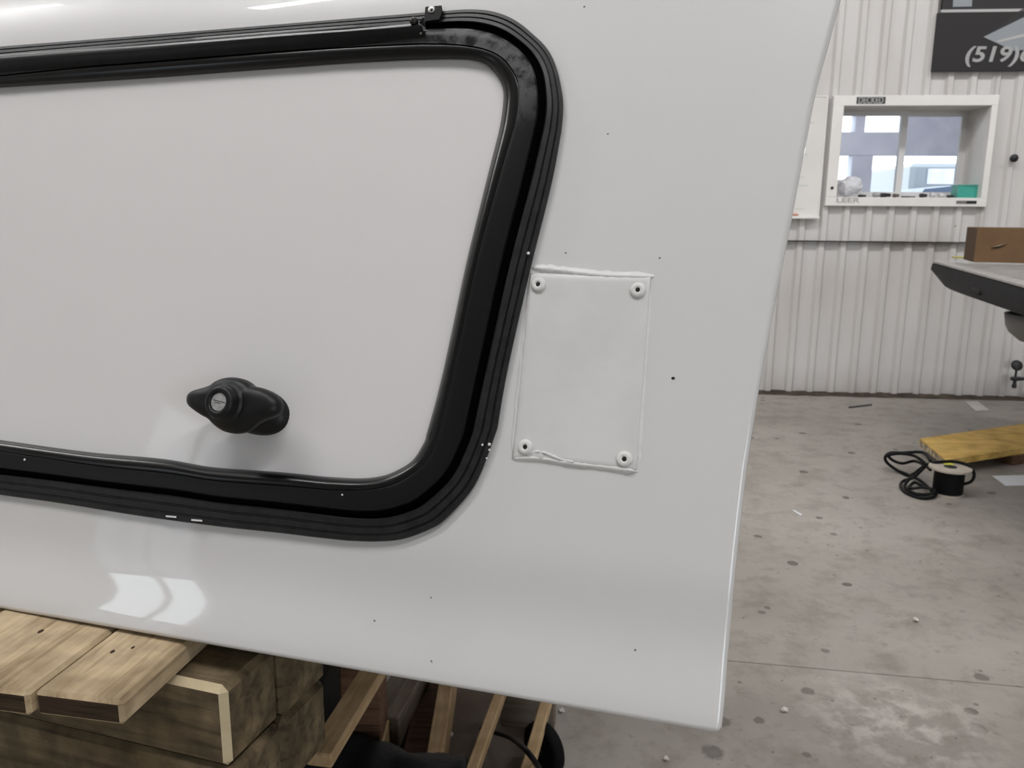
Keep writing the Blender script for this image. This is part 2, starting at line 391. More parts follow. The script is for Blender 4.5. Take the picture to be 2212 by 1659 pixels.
# back wall: profiled steel liner in two courses, with the opening of the interior window
wo = {}
wo['sl'], wo['zt'] = wall_pt(1823.4, 229, -.06); wo['sr'], wo['zb'] = wall_pt(2118, 427.5, -.06)
OL, OR, OT, OB = wo['sl'], wo['sr'], wo['zt'], wo['zb']
PITCHR = .1575
back = tag(bpy.data.objects.new('wall_back', None), kind='structure'); COL.objects.link(back)
s_ref = wall_pt(1913, 560)[0]                                        # a rib that the photograph shows
def rib_profile(s0, s1):
    pts = []; k0 = int(math.floor((s0 - s_ref) / PITCHR)) - 1; k1 = int(math.ceil((s1 - s_ref) / PITCHR)) + 1
    for k in range(k0, k1):
        c = s_ref + k * PITCHR
        for ds, dep in ((-.034, 0), (-.017, -.022), (.017, -.022), (.034, 0)):
            pts.append((c + ds, dep))
    out = [(s0, 0)] + [p for p in pts if s0 + 1e-4 < p[0] < s1 - 1e-4] + [(s1, 0)]
    return out
def sheet(s0, s1, z0, z1, dep=0.0):
    pr = rib_profile(s0, s1)
    vs = []; fs = []
    for s, d in pr: vs += [wp(s, z0, d + dep), wp(s, z1, d + dep)]
    for i in range(len(pr) - 1): fs.append((2 * i, 2 * i + 2, 2 * i + 3, 2 * i + 1))
    n = len(vs)
    for s, d in pr: vs += [wp(s, z0, d + dep + .006), wp(s, z1, d + dep + .006)]
    for i in range(len(pr) - 1): fs.append((n + 2 * i + 1, n + 2 * i + 3, n + 2 * i + 2, n + 2 * i))
    link('steel_sheet', mesh('steel_sheet', vs, fs), M_steel, back)
ZJ = wall_pt(1900, 523)[1]; TOPW = CZ + .1
SH = PITCHR * 6; k = -9
while s_ref - .079 + k * SH < 6.5:
    a = s_ref - .0787 + k * SH; b = a + SH; k += 1
    sheet(a, b, .018, ZJ + .01, .010)
    for (c, d, e, f) in ((a, min(b, OL - .02), ZJ, TOPW), (max(a, OR + .02), b, ZJ, TOPW), (max(a, OL - .02), min(b, OR + .02), ZJ, OB - .02), (max(a, OL - .02), min(b, OR + .02), OT + .02, TOPW)):
        if d - c > .01: sheet(c, d, e, f, -.012)
for (a, b, c, d) in ((-9.2, OL - .02, 0, TOPW), (OR + .02, 6.6, 0, TOPW), (OL - .02, OR + .02, 0, OB - .02), (OL - .02, OR + .02, OT + .02, TOPW)):
    box_obj('wall_core', wp((a + b) / 2, (c + d) / 2, .185), (b - a, .33, d - c), M_inwall, back, ax=WX, ay=WN)
tag(box_obj('trim_1', wp(-1, ZJ + .004, -.028), (15, .034, .006), M_trim_black, ax=WX, ay=WN), kind='structure')
# grime line at the foot of the wall
bm = bmesh.new(); prev = None; vs = []; fs = []
for i in range(260):
    s = -2 + i * .03; hgt = .012 + .016 * abs(noise.noise(Vector((s * 4, 0, 3)))) + .01 * abs(noise.noise(Vector((s * 17, 4, 3)))); o_ = .05 + .045 * abs(noise.noise(Vector((s * 6, 2, 0))))
    vs += [wp(s, 0.0, .02), wp(s, hgt + .006, .0), wp(s, hgt * .5, -o_ * .6), wp(s, .001, -o_ - .02)]
    if i:
        for q_ in range(3): fs.append((4 * i - 4 + q_, 4 * i + q_, 4 * i + q_ + 1, 4 * i - 3 + q_))
bm.free()
tag(link('baseboard_back', mesh('baseboard_back', vs, fs), M_grime, None), kind='structure')

# interior window: broad white casing, deep reveal, two sashes
win1 = tag(bpy.data.objects.new('window_1', None), kind='structure'); COL.objects.link(win1)
cl, ct = wall_pt(1801.7, 206, -.066); cr_, cb = wall_pt(2130.5, 447, -.066)
PJ = -.045
def wbox(name, s0, s1, z0, z1, d0, d1, m, parent, bevel=0.0):
    return box_obj(name, wp((s0 + s1) / 2, (z0 + z1) / 2, (d0 + d1) / 2), (s1 - s0, d1 - d0, z1 - z0), m, parent, ax=WX, ay=WN, bevel=bevel)
wbox('casing_board', cl, cr_, OT, ct, -.066, -.035, M_white, win1, .003)
wbox('casing_board', cl, cr_, cb, OB, -.066, -.035, M_white, win1, .003)
wbox('casing_board', cl, OL, OB, OT, -.066, -.035, M_white, win1, .003)
wbox('casing_board', OR, cr_, OB, OT, -.066, -.035, M_white, win1, .003)
RD = .28
wbox('reveal_board', OL - .015, OL, OB, OT, -.036, RD + .07, M_white, win1)
wbox('reveal_board', OR, OR + .015, OB, OT, -.036, RD + .07, M_white, win1)
wbox('reveal_board', OL, OR, OT, OT + .015, -.036, RD + .07, M_white, win1)
wbox('window_sill', OL, OR, OB - .015, OB, -.036, RD + .07, M_white, win1)
mid = wall_pt(1947, 320, RD)[0]
fr = .045
for a, b, dd in ((OL, mid + .02, RD - .03), (mid - .02, OR, RD)):
    wbox('sash_stile', a, a + fr, OB, OT, dd, dd + .03, M_vinyl, win1); wbox('sash_stile', b - fr, b, OB, OT, dd, dd + .03, M_vinyl, win1)
    wbox('sash_rail', a + fr, b - fr, OT - fr * .8, OT, dd, dd + .03, M_vinyl, win1); wbox('sash_rail', a + fr, b - fr, OB, OB + fr, dd, dd + .03, M_vinyl, win1)
    wbox('pane', a + fr, b - fr, OB + fr, OT - fr * .8, dd + .012, dd + .016, M_glass, win1)
# the bay behind it: far wall with clerestory and big opening, daylight beyond
FD = 4.2
bay = tag(bpy.data.objects.new('wall_bay', None), kind='structure'); COL.objects.link(bay)
def fw(x0, x1, y0, y1, d=FD, th=.2, nm='bay_wall_panel', m=None):
    a, t = wall_pt(x0, y0, d); b, bt = wall_pt(x1, y1, d)
    return wbox(nm, a, b, bt, t, d, d + th, m or M_blue, bay)
fw(1640, 2212, 120, 246); fw(1640, 2212, 285, 336); fw(1957, 2212, 246, 285); fw(1640, 1790, 246, 285); fw(1851, 1868, 246, 285)
fw(1640, 1760, 336, 560); fw(1842, 1866, 336, 560, nm='bay_column'); fw(2090, 2212, 336, 560)
fw(1640, 2212, 432, 560)
sA = wall_pt(1640, 300, FD)[0]; sB = wall_pt(2212, 300, FD)[0]; zT = wall_pt(1900, 120, FD)[1]
wbox('bay_ceiling', sA - 1, sB + .3, zT, zT + .1, .36, FD + .2, M_blue, bay)
wbox('bay_floor', sA - 1, sB + .3, -.06, 0, .36, 12, M_floor, bay)
wbox('bay_side', sA - 1, sA - .9, 0, zT, .36, FD, M_blue, bay); wbox('bay_side', sB + .2, sB + .3, 0, zT, .36, FD, M_inwall, bay)
M_pale = mat('pale_trailer_paint', (.14, .16, .18), .5); M_pink = mat('faded_red_stripe', (.17, .07, .10), .5); M_carblue = mat('blue_grey_car_paint', (.05, .075, .12), .4)
# a trailer and a car parked outside, seen through both openings
DT = 7.5
a, t = wall_pt(1970, 352, DT); b, bt = wall_pt(2110, 400, DT)
trl = thing('parked_trailer', 'pale trailer with faded red stripe parked outside beyond the window', 'trailer', wp((a + b) / 2, 0, DT))
wbox('trailer_body', a, b, .55, t, DT, DT + 2, M_pale, trl, .06); wbox('stripe', a, b, t * .76, t * .82, DT - .012, DT - .001, M_pink, trl)
for i in range(3): wbox('trailer_window', a + .25 + i * .6, a + .65 + i * .6, t * .85, t * .96, DT - .012, DT - .001, M_blue, trl)
for s_ in (a + .5, b - .5):
    loft_obj('wheel', lathe(wp(s_, .3, DT + .1), WN, [(.0, -.06), (.26, -.06), (.3, -.03), (.3, .12), (.26, .16), (0, .16)]), M_blackrub, trl, sharp=40)
DC = 5.6
a, t = wall_pt(1985, 398, DC); b, bt = wall_pt(2150, 430, DC)
car = thing('parked_car', 'blue grey car bonnet low in the right pane of the interior window', 'car', wp((a + b) / 2, 0, DC))
prof = [(0, .3), (0, t - .18), (.12, t - .06), (.8, t - .01), (1.5, t + .02), (1.5, .3)]
rings = [[wp(a + dx * (b - a) / 1.5, z_, DC + dd) for dx, z_ in prof] for dd in (0, .05, 1.5, 1.55)]
loft_obj('car_body', rings, M_carblue, car, cap0=True, cap1=True, sharp=30)
for s_ in (a + .35, b - .35):
    loft_obj('wheel', lathe(wp(s_, .28, DC - .02), WN, [(.0, 0), (.22, 0), (.28, .03), (.28, .16), (0, .16)]), M_blackrub, car, sharp=40)

# ceiling strip lights
M_lamp = mat('lamp_diffuser', (.9, .9, .9), .5, emis=((1.0, .99, .985), LAMP_STRENGTH)); M_lampbody = mat('white_lamp_housing', (.7, .7, .7), .5)
wheres = {(-1.7, .35): 'right above the white truck cap', (1.0, -.9): 'just above the camera', (-4.6, 2.2): 'near the left wall',
          (-1.7, 3.3): 'before the back wall behind the truck cap', (1.9, 3.3): 'before the interior window', (5.0, 3.3): 'at the right end of the ribbed back wall',
          (3.9, 8.4): 'added to brighten the bay beyond the interior window'}  # the bay lamp is an extra, added to lift the dark bay
for (x_, y_), wh in wheres.items():
    CZ_ = CZ if y_ < 6 else zT
    t = thing('strip_light', 'long white ceiling strip light ' + wh, 'ceiling light', (x_, y_, CZ_ - .17), 'ceiling strip lights')
    box_obj('housing', (x_, y_, CZ_ - .05), (2.4, .20, .10), M_lampbody, t, bevel=.01)
    box_obj('diffuser', (x_, y_, CZ_ - .125), (2.36, .16, .05), M_lamp, t)

# ================================================================== THE TRUCK CAP
UF = -1.75                                                            # front end of the cap, out of frame
edge_px = [(1573, 1572), (1578, 1500), (1581, 1430), (1598, 1200), (1615, 1020), (1637, 850), (1668, 660), (1701, 478), (1748, 199), (1797, 0)]
eu = sorted([puv(*p) for p in edge_px], key=lambda p: p.y)
VB = -.2867
def u_rear(v):
    if v <= eu[0].y: return eu[0].x + (v - eu[0].y) * .1
    for a, b in zip(eu, eu[1:]):
        if v <= b.y: return a.x + (b.x - a.x) * (v - a.y) / (b.y - a.y)
    a, b = eu[-2], eu[-1]; return b.x + min(v - b.y, .25) * (b.x - a.x) / (b.y - a.y) * .8
HN = Vector((PN.x, PN.y, 0)).normalized()
# cross-section: (inward, up) of the near half, from the bottom lip over the shoulder to the crown of the roof
def vec2(p): return Vector((p.dot(HN), p.z))
U2 = Vector((PU.dot(HN), PU.z)).normalized(); N2 = Vector((U2.y, -U2.x))        # up the side, inward normal
sec = []                                                              # (pos2, inward2, v)
rb = .005
base2 = U2 * VB
sec.append((base2 + N2 * .035 + U2 * .0, -U2 * -1, VB)); 
for k_ in range(6):
    th = k_ / 5 * math.pi / 2; c2 = base2 + U2 * rb + N2 * rb
    d2 = -U2 * math.cos(th) - N2 * math.sin(th); sec.append((c2 + d2 * rb, -d2, VB + rb - rb * math.cos(th)))
VT = .405
def dip(v):                                                           # the skirt is slightly hollow below the window
    x_ = (v - VB) / (-.150 - VB); return .0055 * math.sin(math.pi * x_) ** 2 if 0 < x_ < 1 else 0.0
for k_ in range(1, 61):
    v = VB + rb + (VT - VB - rb) * k_ / 60; sec.append((U2 * v + N2 * dip(v), N2, v))
RS = .17; ang0 = math.atan2(U2.y, U2.x); c2 = U2 * VT + N2 * RS
for k_ in range(1, 13):
    f_ = k_ / 12; ang = f_ * (ang0 - math.radians(4)); d2 = -N2 * math.cos(ang) + U2 * math.sin(ang)
    sec.append((c2 + d2 * RS, -d2, VT + .12 * f_))
WID = 1.56; last = sec[-1][0]
for k_ in range(1, 9):
    f_ = k_ / 8; x_ = last.x + (WID / 2 - last.x) * f_; sec.append((Vector((x_, last.y + .035 * math.sin(f_ * math.pi / 2))), Vector((0, -1)), VT + .12))
full = sec + [(Vector((WID - p.x, p.y)), Vector((-i.x, i.y)), v) for p, i, v in reversed(sec[:-1])]
full = [(p, i, v, -.16 * min(1, max(0, (p.x - .4) / .9))) for p, i, v in full]          # the tail end is raked towards the far side
def sec3(p2, u): return P0 + PR * u + HN * p2.x + Z * p2.y
TH = .004
def shell_rings(off):
    cols = []
    for j in range(40):
        f_ = j / 39; cols.append([sec3(p + i * off, UF + (u_rear(v) + e - .006 - UF) * f_) for p, i, v, e in full])
    for k_ in range(1, 7):
        th = k_ / 6 * math.pi / 2; r_ = .0062 - off
        cols.append([sec3(p + i * (off + r_ * (1 - math.cos(th))), u_rear(v) + e - .006 + r_ * math.sin(th)) for p, i, v, e in full])
    cols.append([sec3(p + i * .055, u_rear(v) + e - off - .040) for p, i, v, e in full])
    return cols
cap_base = on((UF + .2) / 2, VB) + HN * WID / 2
cap_base.z = on(0, VB).z
cap = thing('truck_cap', 'glossy white fibreglass truck cap with black framed side door standing on timbers', 'truck cap', cap_base)
ro = shell_rings(0.0); ri = shell_rings(TH)
vo, fo = loft(ro, close=False); vi, fi = loft(ri, close=False)
n0 = len(vo); M_ = len(full)
faces = fo + [tuple(n0 + i for i in f[::-1]) for f in fi]
for j in range(len(ro) - 1):                                          # close the two bottom lips
    for e in (0, M_ - 1):
        a, b = j * M_ + e, (j + 1) * M_ + e; faces.append((a, b, n0 + b, n0 + a))
for i in range(M_ - 1):
    a, b = i, i + 1; faces.append((a, b, n0 + b, n0 + a))
    a, b = (len(ro) - 1) * M_ + i, (len(ro) - 1) * M_ + i + 1; faces.append((a, b, n0 + b, n0 + a))
me = mesh('shell', vo + vi, faces); bmx = bmesh.new(); bmx.from_mesh(me); bmesh.ops.recalc_face_normals(bmx, faces=bmx.faces); bmx.to_mesh(me); bmx.free()
shell = link('shell', me, M_gel, cap, True); me.set_sharp_from_angle(angle=math.radians(50))
def bulkhead(name, ufun, th, m, shrink):
    mid2 = Vector((WID / 2, .1))
    k_ = 1 if name == 'rear_glass' else 0
    r1 = [sec3(p + i * shrink, ufun(v) + e * k_) for p, i, v, e in full[4:-4]]; r2 = [sec3(p + i * shrink, ufun(v) + e * k_ - th) for p, i, v, e in full[4:-4]]
    return loft_obj(name, [r1, r2], m, cap, cap0=True, cap1=True, smooth=False)
bulkhead('front_panel', lambda v: UF + .02, .006, M_gel, .008)
M_tint = mat('tinted_glass', (.012, .013, .014), .08)
tag(bulkhead('rear_glass', lambda v: u_rear(v) - .08, .006, M_tint, .03), 'dark tinted rear glass')

# ---- window surround and door frame: relief lofted between the outer and the inner outline of the black frame
OUT = [[(0, 100), (300, 77), (740, 41), (953, 24)],
       [(953, 24), (1017, 20), (1066, 25), (1112, 43), (1157, 79), (1184, 108), (1202, 145), (1213, 192), (1217, 233), (1213, 283)],
       [(1213, 283), (1191, 400), (1146, 581), (1097, 798), (1075, 924)],
       [(1075, 924), (1060, 967), (1038, 1024), (1013, 1067), (960, 1124), (923, 1146), (868, 1165), (811, 1170), (749, 1168)],
       [(749, 1168), (675, 1160), (600, 1151), (461, 1136), (298, 1114), (136, 1088), (0, 1069)]]
INN = [[(0, 190), (300, 171), (600, 149), (750, 138), (886, 131)],
       [(886, 131), (976, 129), (1021, 131), (1051, 141), (1073, 165), (1085, 188), (1087, 215), (1082, 260), (1075, 294)],
       [(1075, 294), (1048, 400), (1006, 573), (970, 743), (945, 852), (920, 942)],
       [(920, 942), (916, 955), (893, 992), (861, 1014), (824, 1028), (774, 1033), (699, 1029)],
       [(699, 1029), (600, 1019), (461, 1009), (353, 991), (190, 976), (0, 950)]]
def resample(poly, n):
    d = [0]
    for a, b in zip(poly, poly[1:]): d.append(d[-1] + (b - a).length)
    out = []; k_ = 0
    for i in range(n):
        x_ = d[-1] * i / n
        while k_ < len(d) - 2 and d[k_ + 1] < x_: k_ += 1
        f_ = (x_ - d[k_]) / max(d[k_ + 1] - d[k_], 1e-9); out.append(poly[k_].lerp(poly[k_ + 1], f_))
    return out
def outline(segs, uleft, rad):
    P = [[puv(*p) for p in s] for s in segs]
    t0, t1 = P[0][0], P[0][-1]; b0, b1 = P[4][-1], P[4][0]
    def ext(p, q_, u): return p + (q_ - p) * ((u - p.x) / (q_.x - p.x))
    tl = ext(t0, t1, uleft + rad); bl_ = ext(b0, b1, uleft + rad)
    left = [ext(b0, b1, u) for u in (b0.x, -.9)] + [bl_]
    for k_ in range(1, 9):
        th = k_ / 8 * math.pi / 2; left.append(Vector((uleft + rad - rad * math.sin(th), bl_.y + rad - rad * math.cos(th), 0)))
    for k_ in range(0, 9):
        th = k_ / 8 * math.pi / 2; left.append(Vector((uleft + rad - rad * math.cos(th), tl.y - rad + rad * math.sin(th), 0)))
    left += [ext(t0, t1, -.9), t0]
    cnt = [40, 56, 40, 56, 50, 70]; res = []
    for s, c in zip(P + [left], cnt):
        sm = catmull(s, 10) if s is not left else s
        res.append(resample(sm, c))
    return res
RO = outline(OUT, -1.32, .10); RI = outline(INN, -1.255, .06)
GM = [(.22, .34, .60), (.25, .38, .70), (.33, .45, .84), (.34, .45, .80), (.41, .50, .76), (.33, .45, .80)]   # groove start, groove end, frame end at the middle of each run
def gm(seg, f_):
    a = GM[seg]
    if f_ < .5: b = GM[(seg - 1) % 6]; w_ = .5 - f_
    else: b = GM[(seg + 1) % 6]; w_ = f_ - .5
    w_ = w_ * w_ * 2
    return [x_ * (1 - w_) + y_ * w_ for x_, y_ in zip(a, b)]
pathn = [(o_, i_, gm(sg, k_ / len(RO[sg]))) for sg in range(6) for k_, (o_, i_) in enumerate(zip(RO[sg], RI[sg]))]
def ring(fn):
    out = []
    for o_, i_, g in pathn:
        s_, h_ = fn(g); p = o_.lerp(i_, s_); out.append(lift(p.x, p.y, h_))
    return out
fl = [(0, -.002), (0.0, .0035), (.03, .005), (.24, .0056), (.26, .0042), (.32, .0042), (.34, .006), (.58, .0066), (.60, .005), (.66, .005), (.68, .007), (.93, .0082), (1.0, .0075), (1.0, .001)]
rings = [ring(lambda g, a=a, h=h: (a * g[0], h)) for a, h in fl]
tag(loft_obj('window_trim', rings, M_flange, cap, sharp=35), 'dull black ribbed outer window trim')
loft_obj('channel_shade', [ring(lambda g: (g[0] - .015, .0012)), ring(lambda g: (g[1] + .03, .0012))], M_chan, cap, smooth=False)  # shallow ring; the shade of the deep groove is put into its black
# the door inside the surround
door_rings = [[lift(p.x, p.y, .0025) for p in [i_.lerp(o_, .15) for o_, i_, g in pathn]], [lift(p.x, p.y, -.004) for p in [i_.lerp(o_, .15) for o_, i_, g in pathn]]]
door = tag(loft_obj('side_door', door_rings, M_door, cap, cap0=True, cap1=True, smooth=False), 'white flat panel of the side access door')
mf = [(0, .001), (.01, .011), (.05, .0140), (.10, .0152), (.55, .0158), (.85, .0150), (.98, .0150), (1.0, .0146), (1.0, .0128)]
rings = [ring(lambda g, a=a, h=h: (g[1] + a * (g[2] - g[1]), h)) for a, h in mf]
tag(loft_obj('door_frame', rings, M_worn, door, sharp=40), 'black painted door frame, scuffed grey at the top rear corner')
sf = [(-.01, .0125), (.0, .0132), (.10, .0139), (.35, .0137), (.62, .0122), (.84, .0088), (.95, .0050), (1.0, .0018)]
rings = [ring(lambda g, a=a, h=h: (g[2] + a * (1 - g[2]), h)) for a, h in sf]
tag(loft_obj('rubber_seal', rings, M_rubber, door, sharp=60), 'glossy black rubber seal')
# hinge rail along the top
rail_t = [(-600, 165), (0, 119), (300, 98), (600, 73), (750, 63), (870, 52), (906, 49)]
rail_f = [(-600, 172), (0, 126), (300, 104), (600, 79), (750, 68), (875, 58), (911, 55)]
rail_b = [(-600, 200), (0, 155), (300, 134), (600, 110), (750, 98), (875, 85), (917, 81)]
def rail_ring(i):
    a, b, c = rail_t[i], rail_f[i], rail_b[i]
    return [pl(*a, .006), pl(a[0], a[1], .016), pl(a[0], (a[1] + b[1]) / 2, .0205), pl(b[0], b[1], .0215), pl(b[0], b[1] * .6 + c[1] * .4, .0205), pl(c[0], c[1] - 3, .0165), pl(c[0], c[1], .0155), pl(c[0], c[1], .006)]
hr = loft_obj('hinge_rail', [rail_ring(i) for i in range(7)], M_black, cap, cap0=True, cap1=True, sharp=30)
tag(hr, 'black hinge rail over the door')
def screw_head(px, py, h, r, name, parent, m1, m2):
    c = pl(px, py, h); ax = -PN
    o = loft_obj(name, lathe(c, ax, [(r, -.004), (r, .0), (r * .95, .0012), (r * .6, .0022), (r * .55, .0024)]) , m1, parent, cap1=True, sharp=50)
    bm = bmesh.new(); a = (PR + PU * .3).normalized(); b = a.cross(PN).normalized()
    obox(bm, c + ax * .0024, a, b, PN, r * 1.0, r * .25, .0006); obox(bm, c + ax * .0024, b, a, PN, r * 1.0, r * .25, .0006)
    link('slot', bm_mesh('slot', bm), m2, parent); return o
screw_head(893, 45, .0215, .0042, 'screw', hr, M_dark_screw, M_hole)
# folded end tab of the rail and the small clip with its rivet
tab = [[pl(905, 49, .016), pl(913, 38, .02), pl(917, 60, .016), pl(907, 74, .02)], [pl(908, 49, .016), pl(916, 38, .02), pl(920, 60, .016), pl(910, 74, .02)]]
loft_obj('end_tab', tab, M_flange, hr, cap0=True, cap1=True, smooth=False)
ck = [(919, 15), (954, 12), (956, 24), (954, 34), (949, 44), (918, 48), (917, 34)]
r0 = [pl(*p, .004) for p in ck]; r1 = [pl(*p, .0105) for p in ck]; cc = sum((r1[i] for i in range(7)), Vector()) / 7
clip = loft_obj('clip', [r0, r1, [p.lerp(cc, .06) - PN * .001 for p in r1]], M_black, cap, cap0=True, cap1=True, sharp=40); tag(clip, 'small black retaining clip')
loft_obj('rivet', lathe(pl(932, 21, .0115), -PN, [(.0042, -.001), (.0042, .0004), (.0036, .0012), (.0016, .0015)]), M_silver, clip, cap1=True)
loft_obj('rivet_hole', lathe(pl(932, 21, .0131), -PN, [(.0013, -.0004), (.0013, .0002)]), M_hole, clip, cap1=True)

# ---- blanking plate, caulked and painted over, with four pop rivets
pc = [(1146, 590), (1406, 598), (1375, 1016), (1106, 990)]
def plate_ring(px_in, h):
    c0 = Vector((1258, 800)); pts = []
    for a, b in zip(pc, pc[1:] + pc[:1]):
        for k_ in range(12):
            p = Vector(a).lerp(Vector(b), k_ / 12); d_ = (c0 - p).normalized(); p = p + d_ * px_in
            pts.append(pl(p.x, p.y, h))
    return pts
plate = tag(loft_obj('cover_plate', [plate_ring(-1, -.001), plate_ring(0, .0012), plate_ring(4, .0024), plate_ring(14, .0026), plate_ring(40, .0021)], M_plate, cap, cap1=True, sharp=60), 'white overpainted blanking plate')
def bead(pts, r, hh, seed):
    P = catmull([Vector((x_, y_, 0)) for x_, y_ in pts], 12); rings = []
    for i, p in enumerate(P):
        t_ = (P[min(i + 1, len(P) - 1)] - P[max(i - 1, 0)]).normalized(); n_ = Vector((-t_.y, t_.x, 0))
        endf = min(1, i / 4, (len(P) - 1 - i) / 4) * .9 + .1
        rr = r * endf * (1 + .45 * noise.noise(Vector((i * .35, seed, 0)))); h_ = hh * endf * (1 + .5 * noise.noise(Vector((i * .5, seed, 7))))
        rings.append([pl(p.x + n_.x * rr * a, p.y + n_.y * rr * a, h_ * b) for a, b in ((-1.3, -.1), (-.8, .45), (-.25, 1), (.3, .9), (.8, .35), (1.3, -.1))])
    return rings
for i, (pts, r_, h_) in enumerate(((((1148, 578), (1200, 583), (1260, 590), (1330, 596), (1414, 597)), 8, .0026), (((1103, 990), (1160, 990), (1240, 1002), (1300, 1008), (1380, 1019)), 7, .0030),
                                   (((1148, 584), (1134, 720), (1118, 860), (1106, 985)), 5, .0014), (((1402, 602), (1392, 760), (1382, 900), (1376, 1012)), 6, .0012), (((1128, 984), (1165, 976), (1210, 992), (1245, 1000)), 6, .0036))):
    loft_obj('caulk_bead', bead(pts, r_, h_, i * 3.3), M_caulk, plate, close=False)
for px_, py_ in ((1163, 615), (1378, 627), (1135, 966), (1349, 992)):
    c = pl(px_, py_, .0024)
    rv = loft_obj('pop_rivet', lathe(c, -PN, [(.0074, -.001), (.0074, .0008), (.0068, .0020), (.0052, .0028), (.0035, .0029), (.0024, .0026), (.0021, .0012), (.0, .0010)]), M_rivet, plate)
    loft_obj('rivet_hole', lathe(c - PN * .0013, -PN, [(.0021, -.0002), (.0019, .0003)]), M_hole, plate, cap1=True)
for px_, py_, r_ in ((1454, 817, .0017), (1425, 557, .0011), (931, 1291, .0010), (809, 1341, .0012), (1372, 1404, .0012), (932, 1428, .0010), (1222, 546, .0010), (1143, 548, .0012), (1313, 289, .0009), (1262, 14, .001)):
    loft_obj('paint_chip', [circle(pl(px_, py_, .0001), PR, PU, r_, r_ * .8, 10), circle(pl(px_, py_, .0004), PR, PU, r_ * .9, r_ * .7, 10)], M_hole if r_ > .0015 else M_chipd, cap, cap1=True)
# white spatter and bare nicks on the black frame
for px_, py_, h_, r_ in ((1141, 547, .008, .0016), (1042, 961, .008, .0012), (1057, 960, .006, .0016), (1057, 972, .005, .0012), (1051, 990, .006, .001), (739, 1069, .0165, .0010), (53, 993, .0165, .0013)):
    loft_obj('paint_spot', lathe(pl(px_, py_, h_), -PN, [(r_, -.0005), (r_, .0002), (r_ * .5, .0006)], 10), M_rivet, cap, cap1=True)
for x0, x1, y0, y1 in ((358, 381, 1113, 1117), (413, 437, 1121, 1125)):
    loft_obj('bare_nick', [[pl(x0, y0, .006), pl(x1, y0 + 2, .006), pl(x1, y1 + 2, .006), pl(x0, y1, .006)], [pl(x0, y0, .0085), pl(x1, y0 + 2, .0085), pl(x1, y1 + 2, .0085), pl(x0, y1, .0085)]], M_rivet, cap, cap1=True, smooth=False)

# ---- folding T handle with lock
HC = puv(472, 868, .063); AH = math.radians(-9)                        # the handle's axis on the panel
hx = PR * math.cos(AH) + PU * math.sin(AH); hy = -PR * math.sin(AH) + PU * math.cos(AH)
def hpt(a, b, h): return on(HC.x, HC.y, h) + hx * a + hy * b
def sup(rx, ry, h, ca=0, cb=0, n=40, e=2.0):
    pts = []
    for k_ in range(n):
        th = 2 * math.pi * k_ / n; c_, s_ = math.cos(th), math.sin(th)
        pts.append(hpt(ca + rx * math.copysign(abs(c_) ** (2 / e), c_), cb + ry * math.copysign(abs(s_) ** (2 / e), s_), h))
    return pts
BC = uv(pl(556, 888, 0)) - HC; bca = (PR * BC.x + PU * BC.y).dot(hx); bcb = (PR * BC.x + PU * BC.y).dot(hy)
hb = loft_obj('lock_handle', [sup(.041, .0245, -.001, bca, bcb, e=2.2), sup(.041, .0245, .003, bca, bcb, e=2.2), sup(.0385, .0225, .0085, bca, bcb, e=2.2), sup(.034, .0190, .0125, bca, bcb), sup(.031, .0165, .0135, bca, bcb), sup(.029, .0150, .020, bca * .85, bcb * .85), sup(.030, .0150, .034, bca * .5, bcb * .5)], M_hblack, cap, cap1=True, sharp=70)
tag(hb, 'black folding T handle with key lock')
wing_px = [(405, 864), (409, 851), (422, 843), (440, 838), (457, 832), (468, 824), (484, 817), (503, 815), (523, 818), (538, 826), (548, 834), (566, 838), (588, 848), (602, 862), (606, 878), (600, 893), (584, 902), (564, 909), (549, 918), (535, 930), (518, 935), (500, 936), (480, 930), (464, 918), (452, 906), (434, 896), (417, 884), (408, 875)]
wc = Vector((500, 876))
wring = lambda s_, h_: [pl(wc.x + (p.x - wc.x) * s_, wc.y + (p.y - wc.y) * s_, h_) for p in catmull([Vector((a, b, 0)) for a, b in wing_px], 3, True)]
def wring2(s_, h_):                                                   # the same outline carried straight along the axis
    b_ = wring(1.0, .042); c_ = pl(wc.x, wc.y, .042); return [c_ + (p - c_) * s_ - PN * (h_ - .042) for p in b_]
loft_obj('handle_wing', [wring2(.80, .028), wring2(.93, .031), wring2(1.0, .036), wring2(1.0, .042), wring2(.95, .047), wring2(.82, .0505), wring2(.55, .052)], M_hblack, hb, cap0=True, cap1=True, sharp=80)
loft_obj('lock_collar', [sup(.0235, .0255, .034), sup(.0232, .0250, .046), sup(.0205, .0220, .0515), sup(.0175, .0185, .0530), sup(.0168, .0172, .0545), sup(.0162, .0165, .0615), sup(.0150, .0152, .0640), sup(.0128, .0128, .0650), sup(.0098, .0098, .0645), sup(.0092, .0092, .0615)], M_hblack, hb, sharp=80)
lk = loft_obj('key_cylinder', [sup(.0094, .0094, .058), sup(.0094, .0094, .0622), sup(.0088, .0088, .0628), sup(.0002, .0002, .0629)], M_silver, hb, sharp=40)
bm = bmesh.new(); obox(bm, hpt(.0002, .0006, .0629), hx, hy, PN, .014, .0007, .0006); obox(bm, hpt(-.001, -.0012, .0629), hx, hy, PN, .0065, .0005, .0006)
link('keyway', bm_mesh('keyway', bm), M_hole, hb)

